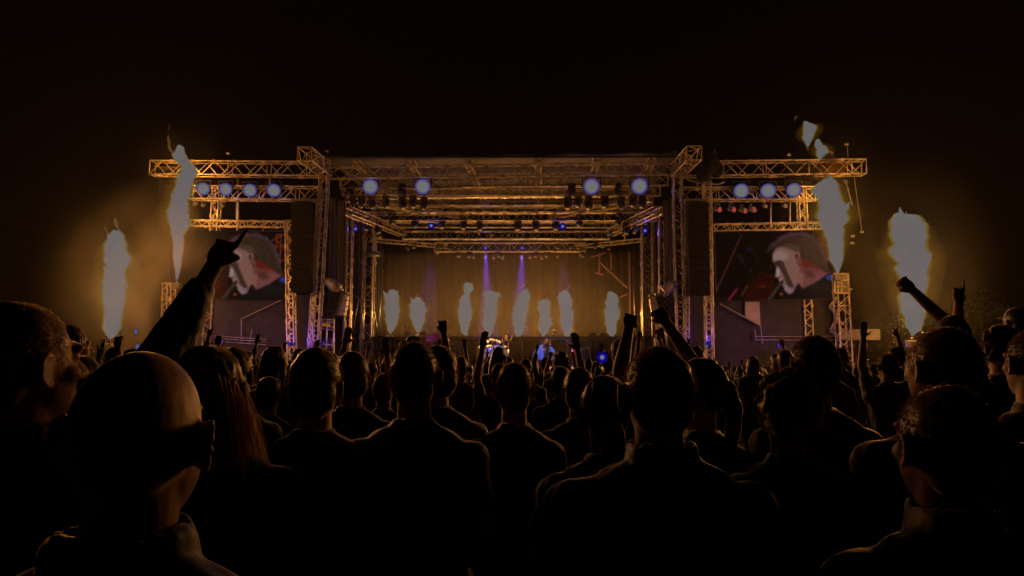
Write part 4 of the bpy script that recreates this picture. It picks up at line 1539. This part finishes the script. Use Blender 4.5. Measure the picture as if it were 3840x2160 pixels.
def make_hair(kind, T, seed=0, near=False, hcol=0, hl=1.0):
    """kind: bald, short, thick, long, pony, curly, cap"""
    rnd = random.Random(seed)
    h = MB()
    if kind == 'bald':
        return None
    if kind == 'short':
        h.ell((0, -.016, 1.676), .081, .099, .107, 24, 16)
        h.ell((0, -.045, 1.635), .076, .064, .085, 20, 14)
    elif kind == 'thick':
        h.ell((0, -.016, 1.686), .089, .106, .114, 24, 16)
        h.ell((0, -.05, 1.635), .084, .07, .095, 20, 14)
        h.ell((.02, .03, 1.745), .06, .06, .04, 16, 10)
    elif kind == 'curly':
        for _ in range(60):
            u, ph = rnd.uniform(-.7, 1), rnd.uniform(0, 6.283)
            s = math.sqrt(1 - u * u)
            if s * math.sin(ph) > .6 and u < .5:
                continue
            h.ell((s * math.cos(ph) * .082, s * math.sin(ph) * .098 - .018, 1.672 + u * .108), .03, .03, .03, 10, 8)
    elif kind == 'long':
        h.ell((0, -.016, 1.682), .087, .104, .110, 24, 16)
        h.loft([((0, -.055, 1.34), .07, .03), ((0, -.075, 1.42), .105, .045), ((0, -.07, 1.52), .108, .06), ((0, -.05, 1.62), .098, .082), ((0, -.02, 1.70), .084, .095)], 22)
        for s in (-1, 1):
            h.cap((.078 * s, .0, 1.66), (.088 * s, .0, 1.47), .028, .02)
    elif kind == 'pony':
        h.ell((0, -.014, 1.678), .082, .101, .108, 24, 16)
        h.ell((0, -.05, 1.65), .072, .062, .075, 20, 14)
        h.ell((0, -.118, 1.675), .026, .026, .026, 12, 8)
        h.loft([((0, -.10, 1.36), .012, .01), ((.005, -.118, 1.43), .034, .022), ((0, -.128, 1.52), .042, .028), ((0, -.135, 1.6), .036, .028), ((0, -.125, 1.665), .022, .022)], 16)
    elif kind == 'cap':
        h.ell((0, -.008, 1.69), .085, .104, .094, 24, 16)
        h.loft([((0, .09, 1.695), .062, .075), ((0, .10, 1.703), .068, .082), ((0, .09, 1.711), .062, .075)], 24)
        h.ell((0, -.05, 1.63), .074, .062, .06, 20, 14)
    hm = MB()
    rm = remesh(h, 'hair', .009 if not near else .007, 4)
    amp = .004 if kind != 'cap' else .001
    puff(rm, lambda p: noise.noise(p * 34 + V((seed, 0, 0))) * amp + (noise.noise(V((p.x * 60, p.y * 60, p.z * 6))) * .005 if kind in ('long', 'pony') else 0))
    rm.transform(T)
    hm.add([v.co for v in rm.vertices], [tuple(p.vertices) for p in rm.polygons], True)
    bpy.data.meshes.remove(rm)
    if near:
        kk = {'short': ('short', .013, 4200), 'thick': ('short', .026, 4600), 'curly': ('curly', .05, 3600), 'long': ('long', .30, 1500), 'pony': ('short', .010, 1500)}.get(kind)
        if kk:
            n0 = len(hm.f)
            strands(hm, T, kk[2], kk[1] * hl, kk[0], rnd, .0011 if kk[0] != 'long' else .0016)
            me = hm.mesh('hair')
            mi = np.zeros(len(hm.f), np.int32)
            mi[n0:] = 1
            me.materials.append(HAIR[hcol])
            me.materials.append(GLOW_STRAND[hcol])
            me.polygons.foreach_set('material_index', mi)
            return me
    return hm.mesh('hair')


def assemble(meshes, hairmesh, loc, scale, mats, label, group='crowd', rotz=0.0):
    bm, sm_, tm, T = meshes
    if not bm.materials:
        bm.materials.append(mats[0])
    o = bpy.data.objects.new('person', bm)
    COL.objects.link(o)
    o.location = loc
    o.scale = (scale,) * 3
    o.rotation_euler = (0, 0, rotz)
    tag(o, label, 'person', group)
    for nm, me, mt in (('shirt', sm_, mats[1]), ('trousers', tm, PANTS), ('hair', hairmesh, mats[2])):
        if me is None:
            continue
        if not me.materials:
            me.materials.append(mt)
        c_ = bpy.data.objects.new(nm, me)
        COL.objects.link(c_)
        c_.parent = o
    return o


NEAR = []       # spots already taken


def near_person(px, top, y, label, hair='short', arms=('down', 'down'), gest=('relaxed', 'relaxed'), yaw=0, tilt=0, build=1.0, skin=0, cloth=0, hcol=0, sleeve=.55, jac=0.0, rotz=0.0, vox=.009, jowl=1.0, wide=1.0, seed=None, hl=1.0):
    p = A(px, top, y)
    gz = ground_z(y)
    ht = {'bald': 1.776, 'short': 1.784, 'thick': 1.80, 'curly': 1.81, 'long': 1.793, 'pony': 1.787, 'cap': 1.785}[hair]
    sc = (p.z - gz) / ht
    seed = int(px) if seed is None else seed
    ms_ = make_body(arms, gest, yaw, tilt, build, vox, sleeve, jowl, jac)
    hm = make_hair(hair, ms_[3], seed, near=True, hcol=hcol, hl=hl)
    o = assemble(ms_, hm, V((p.x, y, gz)), sc, (SKIN[skin], CLOTH[cloth], HAIR[hcol]), label, 'people standing close to the viewer', rotz)
    o.scale = (sc * wide, sc, sc)
    NEAR.append((p.x, y))
    return o


near_person(80, 1130, 1.50, 'Man with cropped hair at the left edge, ear and neck glowing orange', 'short', yaw=-.45, tilt=.05, skin=0, cloth=0, hcol=2, jac=.012, sleeve=1.5, rotz=0, wide=1.08, vox=.006, hl=.4)
near_person(520, 1315, .98, 'Bald man in a dark jacket, nearest head, lit along his right temple', 'bald', yaw=.06, tilt=.05, build=1.05, skin=1, cloth=0, jac=.014, sleeve=1.8, vox=.0055, wide=1.06, jowl=1.1)
near_person(792, 1290, 2.05, 'Long haired person with one thick arm raised, finger pointing up across the left screen', 'long',
            arms=([(.225, .20, 1.74), (.11, .28, 2.06)], 'down'), gest=('point', 'relaxed'), yaw=.0, skin=2, cloth=0, hcol=2, jac=.009, sleeve=1.72, vox=.006, wide=1.12)
near_person(1188, 1300, 2.45, 'Broad dark haired man in black left of centre, rim light on his right shoulder', 'thick', build=1.08, skin=0, cloth=0, hcol=0, jac=.004, yaw=.05)
near_person(1322, 1316, 3.6, 'Person with dark bob seen between the broad man and the central man', 'thick', yaw=.25, skin=0, cloth=1, hcol=1, wide=1.0)
near_person(1556, 1280, 2.5, 'Man with short hair in the centre, thin gold light on both shoulders', 'short', build=1.06, skin=0, cloth=0, hcol=1, yaw=.0, wide=1.03)
near_person(1640, 1292, 3.3, 'Brown haired woman half hidden behind the central man', 'thick', yaw=.5, skin=0, cloth=2, hcol=1)
near_person(1928, 1356, 3.0, 'Slim short haired man right of centre with gold lit neck and shoulders', 'short', build=.94, skin=0, cloth=1, hcol=1, wide=.98)
near_person(2170, 1376, 3.7, 'Round headed man behind the pony tailed woman', 'thick', skin=1, cloth=0, hcol=0)
near_person(2276, 1405, 2.35, 'Woman with a hanging pony tail, hair rimmed in gold', 'pony', build=.9, skin=0, cloth=0, hcol=1, tilt=-.04, wide=1.1)
near_person(2466, 1296, 1.80, 'Large man in black right of centre, head wholly in shadow', 'short', build=1.1, skin=1, cloth=0, hcol=0, jac=.008, wide=1.08, sleeve=.9)
near_person(2455, 1325, 3.4, 'Person with both bare arms held high above the large man in black', 'thick',
            arms=([(.165, .0, 1.72), (.10, .15, 1.93)], [(.215, .02, 1.71), (.09, .14, 1.955)]), gest=('fist', 'fist'), skin=1, cloth=0, hcol=0, sleeve=.5, vox=.0065, wide=1.05)
near_person(2620, 1340, 2.6, 'Woman in glasses turned sideways, cheek lit, right of the large man', 'pony', yaw=1.0, skin=0, cloth=3, hcol=0, build=.92)
near_person(2945, 1372, 2.3, 'Curly dark haired person in black right of the woman in glasses', 'curly', skin=1, cloth=0, hcol=0)
near_person(3046, 1256, 2.7, 'Tall man with a round cropped head below the right screen', 'short', build=1.0, skin=0, cloth=0, hcol=0, yaw=.1)
near_person(3530, 1226, 2.2, 'Big man with a shaven head in front of the far right flame', 'short', build=1.12, yaw=.2, skin=0, cloth=1, hcol=1, wide=1.08, jowl=1.1)
near_person(3530, 1440, 1.40, 'Man in black in the right corner, red lit neck and one rimmed shoulder', 'short', build=1.05, yaw=.1, skin=1, cloth=0, hcol=0, jac=.008, vox=.007, wide=1.02)
near_person(3562, 1182, 4.2, 'Person behind the far right flame with one bare arm up, edges glowing', 'thick', arms=('down', [(.065, .14, 1.77), (-.085, .2, 1.95)]), gest=('relaxed', 'fist'), skin=0, cloth=3, hcol=0, sleeve=.4, vox=.0075, wide=.92)
near_person(1872, 1362, 6.2, 'Person with one splayed hand raised before the drum kit', 'short', arms=('high', 'down'), gest=('open', 'relaxed'), skin=0, cloth=0, hcol=0, vox=.0075)
near_person(2100, 1372, 5.6, 'Person with one hand raised before the blue lit arch', 'thick', arms=('down', 'high'), gest=('relaxed', 'open'), skin=1, cloth=1, hcol=0, vox=.0075)
near_person(1352, 1352, 6.0, 'Person with both thin arms raised left of the central man', 'short', arms=('high', 'up'), gest=('open', 'open'), skin=0, cloth=0, hcol=1, vox=.0075)
near_person(3806, 1152, 6.5, 'Person in a baseball cap raised above the crowd at the right edge', 'cap', skin=0, cloth=5, hcol=0, wide=.85)
near_person(3865, 1236, 2.7, 'Dark haired person cut off by the right edge of the frame', 'short', skin=1, cloth=0, hcol=0)
near_person(3325, 1325, 6.5, 'Person lifting a thin bare arm in front of the foot of the far right flame', 'short', arms=('high', 'down'), gest=('open', 'relaxed'), skin=0, cloth=4, hcol=1, vox=.0075)
near_person(262, 1215, 4.2, 'Person with a face turned right between the left edge man and the flame', 'long', yaw=-.7, skin=0, cloth=1, hcol=1)
near_person(310, 1330, 2.9, 'Fair haired person tucked behind the man at the left edge', 'long', yaw=-.2, skin=0, cloth=0, hcol=2)
near_person(880, 1300, 3.4, 'Dark haired person right of the long haired person', 'thick', skin=1, cloth=0, hcol=0)
near_person(1010, 1410, 4.6, 'Person with dark hood in front of the broad man, left', 'thick', skin=0, cloth=0, hcol=0)
near_person(1440, 1400, 4.8, 'Person with a pale rimmed head left of the central man', 'short', skin=0, cloth=1, hcol=2)
near_person(3745, 1215, 4.4, 'Dark curly haired person with one hand up near the right edge', 'curly', skin=0, cloth=0, hcol=0, arms=('high', 'down'), gest=('point', 'relaxed'))

# the crowd between them and the stage
rnd = random.Random(11)
protos = []
PD = [('short', ('down', 'down'), ('relaxed', 'relaxed'), ('Short haired','arms down'), 0), ('short', ('high', 'down'), ('open', 'relaxed'), ('Short haired','left hand spread high'), 1),
      ('thick', ('down', 'high'), ('relaxed', 'horns'), ('Full haired','right hand making horns'), 0), ('long', ('down', 'down'), ('relaxed', 'relaxed'), ('Long haired','arms down'), 1),
      ('long', ('up', 'up'), ('open', 'open'), ('Long haired','both hands up'), 2), ('curly', ('down', 'up'), ('relaxed', 'fist'), ('Curly haired','right fist up'), 0),
      ('bald', ('down', 'down'), ('relaxed', 'relaxed'), ('Shaven headed','arms down'), 0), ('cap', ('down', 'down'), ('relaxed', 'relaxed'), ('Flat capped','arms down'), 0),
      ('pony', ('down', 'wide'), ('relaxed', 'horns'), ('Pony tailed','right hand horns'), 1), ('short', ('high', 'high'), ('fist', 'open'), ('Short haired','both arms high'), 0),
      ('thick', ('forward', 'forward'), ('fist', 'fist'), ('Full haired','fists before face'), 1), ('short', ('down', 'down'), ('relaxed', 'relaxed'), ('Fair cropped','arms down'), 2),
      ('thick', ('high', 'down'), ('horns', 'relaxed'), ('Full haired','left hand making horns'), 1)]
for i, (hk, ar, ge, desc, hc) in enumerate(PD):
    ms_ = make_body(ar, ge, rnd.uniform(-.3, .3), rnd.uniform(-.05, .05), rnd.uniform(.92, 1.06), .009 if 'down' != ar[0] or 'down' != ar[1] else .013, rnd.choice((.5, .6, 1.6)))
    hm = make_hair(hk, ms_[3], i, near=False)
    cl = rnd.choice((0, 0, 1, 1, 2, 3, 4, 5))
    o = assemble(ms_, hm, V((0, 0, 0)), 1, (SKIN[i % 3], CLOTH[cl], HAIR[hc]), 'x')
    protos.append((o, desc, ('black', 'charcoal', 'navy', 'brown', 'grey', 'maroon')[cl]))

LAND = [(330, 'by the left edge'), (520, 'below the far left flame'), (740, 'below the tall left flame'), (960, 'below the left screen'), (1130, 'below the left speaker column'), (1270, 'below the left main tower'),
        (1420, 'below the inner left towers'), (1530, 'below the leftmost stage flame'), (1660, 'below the second stage flame'), (1790, 'below the third stage flame'), (1900, 'below the drum kit'), (2080, 'below the singer'),
        (2210, 'below the seventh stage flame'), (2370, 'below the rightmost stage flame'), (2500, 'below the inner right towers'), (2680, 'below the right speaker column'), (2900, 'below the right screen'),
        (3120, 'below the right screen face'), (3300, 'below the white truck'), (3500, 'below the far right flame'), (9999, 'by the right edge')]
placed = list(NEAR)
people = []
tries = 0
while len(people) < 264 and tries < 60000:
    tries += 1
    y = 5.2 + 29.5 * rnd.random() ** 1.05
    x = rnd.uniform(-.80, .80) * y
    md = .50 + .013 * y
    if y > 29.5 and abs(x) > 14:
        continue
    if any((x - a) ** 2 + (y - b) ** 2 < md * md for a, b in placed):
        continue
    if y < 7 and x / y > .62:
        continue
    placed.append((x, y))
    people.append((x, y))
people.sort(key=lambda q: q[1])
for i, (x, y) in enumerate(people):
    if y < 9:
        j = rnd.choice((0, 3, 11, 0, 7, 0, 3, 11, 5))
    else:
        j = rnd.choice((0, 3, 7, 11, 6, 0, 3, 1, 1, 2, 4, 5, 8, 9, 9, 10, 12))
    if j == 6 and y < 10:
        j = 0
    src, desc, cname = protos[j]
    o = copy_tree(src)
    o.location = (x, y, ground_z(y))
    o.scale = (1, 1, 1) if False else (rnd.uniform(.93, 1.05),) * 3
    o.rotation_euler = (0, 0, math.atan2(-x, 40) * .0 + rnd.uniform(-.35, .35) + math.atan2(x, 40 - y + 5) * .4)
    px = 1920 + x / y * F
    land = next(l for m, l in LAND if px < m)
    row = 'near' if y < 8 else 'mid' if y < 16 else 'far'
    tag(o, '%s person in %s, %s, %s rows %s' % (desc[0], cname, desc[1], row, land.replace('stage flame', 'flame')), 'person', 'crowd between the near heads and the stage')
for o, _, _ in protos:
    for c_ in list(o.children):
        bpy.data.objects.remove(c_)
    bpy.data.objects.remove(o)

# beyond the people one can single out, the packed mass of the crowd
cm = MB()
k_ = 0
rn = random.Random(77)
while k_ < 620:
    y = 11 + 26 * rn.random() ** .8
    x = rn.uniform(-.78, .78) * y
    if any((x - a) ** 2 + (y - b) ** 2 < .16 for a, b in placed):
        continue
    placed.append((x, y))
    k_ += 1
    z = ground_z(y)
    h = rn.uniform(.90, 1.02)
    f = lambda a, b, c: (x + a * h, y + b * h, z + c * h)
    cm.ell(f(0, 0, 1.65), .08 * h, .1 * h, .125 * h, 10, 7)
    cm.bar(f(0, -.01, 1.42), f(0, 0, 1.6), .06 * h, 7)
    cm.loft([(f(0, 0, .1), .16, .12), (f(0, 0, .9), .18, .13), (f(0, 0, 1.3), .21 * h, .13), (f(0, 0, 1.4), .17 * h, .11), (f(0, 0, 1.47), .07, .07)], 10)
    q = rn.random()
    for s_ in (-1, 1):
        up_ = q < .10 or (q < .24 and s_ == 1) or (q > .86 and s_ == -1)
        e_ = (.25 * s_, .05, 1.6) if up_ else (.25 * s_, -.02, 1.1)
        w_ = (.2 * s_ + rn.uniform(-.06, .06), .08, 1.88) if up_ else (.2 * s_, .14, .95)
        cm.bar(f(.19 * s_, 0, 1.37), f(*e_), .055, 6, .043)
        cm.bar(f(*e_), f(*w_), .042, 6, .03)
        if up_:
            cm.ell(f(w_[0], w_[1], w_[2] + .05), .035, .025, .06, 7, 5)
            for t_ in (-1, 0, 1):
                cm.bar(f(w_[0] + .018 * t_, w_[1], w_[2] + .08), f(w_[0] + .032 * t_, w_[1], w_[2] + .17), .011, 5)
tag(cm.build('crowd', CLOTH[0]), 'Packed mass of the crowd farther off', kind='stuff')

# ------------------------------------------------------------------ the band
def performer(px, head_y, d, hair, arms, gest, skin, cloth, hcol, label, rotz=math.pi, seat=False):
    p = W(px, head_y, d)
    ms_ = make_body(arms, gest, .1, 0, .95, .013, .5)
    hm = make_hair(hair, ms_[3], int(px))
    return assemble(ms_, hm, V((p.x, p.y, p.z - 1.79)), 1, (SKIN[skin], CLOTH[cloth], HAIR[hcol]), label, 'band on stage', rotz)


performer(2049, 1270, 4.5, 'short', ('forward', 'folded'), ('fist', 'fist'), 0, 0, 2, 'Singer in black at the microphone before the blue lit arch')
performer(1897, 1258, 6.2, 'thick', ('wide', 'forward'), ('fist', 'fist'), 0, 2, 0, 'Drummer behind the drum kit with lifted arms')
performer(2160, 1272, 4.2, 'long', ('folded', 'down'), ('fist', 'fist'), 0, 4, 1, 'Bass player in grey holding a red bass guitar')
performer(1500, 1282, 4.2, 'long', ('folded', 'down'), ('fist', 'fist'), 0, 1, 1, 'Guitarist at the left side of the stage')


def guitar(px, py, d, ang, m, label):
    p = W(px, py, d)
    ax = SX * math.cos(ang) + UP * math.sin(ang)
    up = UP * math.cos(ang) - SX * math.sin(ang)
    root = empty('guitar', p, label, 'guitar', 'guitars of the band')
    b = MB()
    out = [(-.22, .0), (-.20, .13), (-.1, .17), (0, .12), (.1, .15), (.2, .13), (.22, .06), (.22, -.06), (.2, -.14), (.08, -.12), (0, -.11), (-.1, -.17), (-.2, -.12)]
    b.poly([p + ax * x + up * y_ for x, y_ in out], .05, SY)
    part(b, 'body', m, root)
    part(MB().bar(p + ax * .2, p + ax * .85, .028, 6), 'neck', M['beige'], root)
    part(MB().box(p + ax * .93, .09, .02, .045, ax, SY, up), 'headstock', M['black'], root)


guitar(2162, 1318, 3.95, .35, M['red'], 'Red bass guitar held by the bass player on the right')
guitar(1500, 1325, 3.95, .4, M['black'], 'Black guitar held by the guitarist on the left')
# microphone stand
p = W(2040, 1285, 4.1)
ms0 = empty('microphone_stand', V((p.x, p.y, zd)), 'Thin microphone stand in front of the singer', 'microphone stand')
part(MB().bar(V((p.x, p.y, zd + .02)), p, .02, 8), 'pole', M['dark'], ms0)
part(MB().ell(V((p.x, p.y, zd + .02)), .14, .14, .02, 14, 6), 'base', M['dark'], ms0)
part(MB().cap(p, p + V((0, .1, .05)), .03, .02), 'microphone', M['dark'], ms0)
# arch panel behind the singer
ar = []
for k in range(15):
    an = math.pi * k / 14
    ar.append(W(2042 - 48 * math.cos(an), 1350 - 60 * math.sin(an), 6.4))
tag(MB().poly(ar, .1, SY).build('arch_panel', M['bluecloth'], origin=W(2042, 1350, 6.4)), 'Blue lit half round panel behind the singer', 'panel')
# dark red cover left
rd = []
for k in range(13):
    an = math.pi * k / 12
    rd.append(W(1640 - 44 * math.cos(an), 1282 - 34 * math.sin(an), 5.5))
tag(MB().poly(rd, .3, SY).build('round_cover', M['darkred'], origin=W(1640, 1282, 5.5)), 'Dark red rounded cover under the second stage flame', 'cover')
# drum kit
dk_ = empty('drum_kit', W(1850, 1360, 5.4), 'Glittering drum kit with cymbals lit blue in front of the platform', 'drum kit')


def drum(x, y, d, r, h, vert=False):
    p = W(x, y, d)
    b = MB()
    if vert:
        b.bar(p - SY * h, p + SY * h, r, 20)
    else:
        b.bar(p - UP * h, p + UP * h, r, 20)
    o = part(b, 'drum', M['drumshell'], dk_)
    hp = MB()
    if vert:
        hp.bar(p - SY * (h + .02), p - SY * (h - .02), r * 1.05, 20)
    else:
        hp.bar(p + UP * (h - .02), p + UP * (h + .02), r * 1.05, 20)
    me = hp.mesh('hoop')
    me.transform(Matrix.Translation(-dk_.location))
    link('hoop', me, M['white'], o)


for x, y, r, h, vt in ((1836, 1338, .36, .2, True), (1866, 1338, .36, .2, True), (1838, 1306, .17, .13, False), (1862, 1302, .17, .13, False), (1882, 1306, .19, .15, False), (1812, 1318, .2, .16, False), (1896, 1322, .22, .2, False)):
    drum(x, y, 5.4 if vt else 5.6, r, h, vt)
for i, (x, y, r, an) in enumerate(((1818, 1282, .32, .35), (1833, 1300, .2, -.2), (1866, 1281, .22, .5), (1888, 1306, .24, -.5), (1803, 1302, .22, -.4), (1845, 1276, .2, .2))):
    p = W(x, y, 5.3)
    n_ = (UP + SX * an - SY * .7).normalized()
    part(MB().bar(p - n_ * .008, p + n_ * .012, r, 20, .03), 'cymbal', M['chrome'], dk_)
    part(MB().bar(p, V((p.x, p.y, zd)), .015, 6), 'cymbal_stand', M['alu'], dk_)
tag(MB().bar(W(1518, 1280, 4), W(1519, 1285, 4), .3, 18, .05).build('crash_cymbal', M['chrome'], origin=W(1518, 1280, 4)), 'Lone tan cymbal left of the dark red cover', 'cymbal')
fl = empty('footlight', W(1900, 1352, 1.2), 'Hidden front edge stage lamp shining blue at the band', 'stage lamp')
part(MB().bar(W(1900, 1352, 1.0), W(1900, 1352, 1.4), .14, 14), 'housing', M['black'], fl)
for tx, e in ((1848, 1300), (2042, 1300)):
    l = bpy.data.lights.new('front_stage_light', 'SPOT')
    l.energy, l.color, l.spot_size, l.spot_blend, l.shadow_soft_size = e, (.14, .20, 1.0), R(26), .6, .1
    lo = bpy.data.objects.new('front_stage_light', l)
    COL.objects.link(lo)
    lo.parent = fl
    dv = W(tx, 1315, 5.6) - fl.location
    lo.location = dv.normalized() * .4
    lo.rotation_mode = 'QUATERNION'
    lo.rotation_quaternion = dv.to_track_quat('-Z', 'Y')

p = A(2258, 1340, 4.3)
pt = empty('pocket_torch', p, 'Blue glowing torch held up among the heads below the rightmost stage flame', 'torch')
part(MB().bar(p + V((0, .004, 0)), p + V((0, .09, -.01)), .018, 12), 'barrel', M['black'], pt)
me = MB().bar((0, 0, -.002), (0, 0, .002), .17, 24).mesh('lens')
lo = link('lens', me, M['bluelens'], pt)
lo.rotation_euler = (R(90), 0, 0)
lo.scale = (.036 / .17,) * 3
point('torch_light', p + V((0, -.03, 0)), .02, (.1, .06, 1.0), .01, pt)
# phones held up in the crowd
for i, (px, py, y) in enumerate(((510, 1243, 18), (516, 1301, 15), (2650, 1300, 22))):
    p = A(px, py, y)
    ph = empty('phone', p, ['Phone with bright blue screen held up right of the far left flame', 'Small lit phone just above the bald man', 'Phone held up near the right speaker column'][i], 'phone', 'phones held up in the crowd')
    part(MB().box(p, .075 / 2 * 1.2, .005, .075, V((1, 0, 0)), V((0, 1, 0)), UP, bev=.003), 'case', M['black'], ph)
    part(MB().box(p + V((0, -.0075, 0)), .034, .001, .062, V((1, 0, 0)), V((0, 1, 0)), UP), 'display', M['phone'] if 'phone' in M else M.setdefault('phone', emit('phone_display', lin(70, 84, 150), 1.0)), ph)
# ------------------------------------------------------------------ trees on the right
def tree(x, y, h, r, seed, label):
    rn = random.Random(seed)
    base = V((x, y, ground_z(y)))
    root = empty('tree', base, label, 'tree', 'trees beyond the right wing')
    tk = MB()
    tk.tube([base, base + V((.1, 0, h * .3)), base + V((.05, .1, h * .6)), base + V((0, 0, h * .85))], [.22, .17, .1, .03], 8)
    for k in range(7):
        an = rn.uniform(0, 6.28)
        z = h * rn.uniform(.3, .7)
        tk.tube([base + V((.05, 0, z)), base + V((math.cos(an) * r * .5, math.sin(an) * r * .5, z + h * .12)), base + V((math.cos(an) * r * .8, math.sin(an) * r * .8, z + h * .16))], [.07, .04, .015], 6)
    part(tk, 'trunk', M['bark'], root)
    cr = MB()
    cl = []
    for k in range(34):
        an, q = rn.uniform(0, 6.28), rn.random() ** .5
        z = rn.uniform(.3, 1)
        wd = r * (1 - abs(z - .55) * 1.2)
        cl.append((base + V((math.cos(an) * q * wd, math.sin(an) * q * wd, h * z)), rn.uniform(.35, .8)))
    for _ in range(4200):
        c_, q = rn.choice(cl)
        p = c_ + V((rn.gauss(0, q * .5), rn.gauss(0, q * .5), rn.gauss(0, q * .4)))
        a_, b_ = V((rn.gauss(0, 1), rn.gauss(0, 1), rn.gauss(0, 1))).normalized() * .10, V((rn.gauss(0, 1), rn.gauss(0, 1), rn.gauss(0, 1))).normalized() * .07
        cr.add([p - a_, p + b_, p + a_, p - b_], [(0, 1, 2, 3)])
    part(cr, 'crown', M['leaf'], root)


tree(33, 48, 6.2, 2.6, 1, 'Low bushy dark tree farthest right behind the crowd')
tree(29, 50, 5.2, 2.4, 2, 'Rounded dark tree left of the farthest right tree')
tree(37, 46, 5.6, 2.6, 3, 'Dark tree cut by the right edge of the frame')

# ------------------------------------------------------------------ smoke and haze
def blob(name, px, py, d, sx, sy, sz, m, label):
    mb = MB().ell((0, 0, 0), 1, 1, 1, 24, 16)
    o = mb.build(name, m)
    o.location = W(px, py, d)
    o.scale = (sx, sy, sz)
    return tag(o, label, 'smoke', kind='stuff')


M['smoke'] = volume_mat('flame_lit_smoke', (.9, .85, .78), .034, .2, 2.3, .43, .62)
blob('smoke', 570, 1040, -6.5, 4.6, 2.4, 5.2, M['smoke'], 'Drifting smoke lit yellow between the two left flames')
M['halosmoke'] = volume_mat('added_halo_smoke', (.92, .86, .78), .0064, .2, .9, .25, .6)  # smoke added to spread a halo round the big flames
for x_, y_, d_, rx_, rz_, lab_ in ((425, 1060, SIDE_D, 3.4, 5.0, 'Thin smoke added for the halo round the far left flame'), (3420, 1020, SIDE_D, 3.8, 5.4, 'Thin smoke added for the halo round the far right flame'), (675, 790, TD, 3.4, 6.0, 'Thin smoke added for the halo round the tall left flame'),
                                   (3118, 800, TD, 3.4, 6.0, 'Thin smoke added for the halo round the tall right flame')):
    blob('smoke', x_, y_, d_, rx_, 2.6, rz_, M['halosmoke'], lab_)
M['fog'] = volume_mat('stage_fog', (.92, .86, .8), .0036, .1)
blob('stage_fog', 1918, 1120, 7.4, 10.2, 3.3, 4.4, M['fog'], 'Thin fog in front of the backdrop')

M['haze'] = volume_mat('night_haze', (.92, .88, .82), HAZE, .55)
hz = MB().box((0, 50, 12), 115, 76, 15, V((1, 0, 0)), V((0, 1, 0)), UP).build('haze', M['haze'])
tag(hz, kind='stuff')
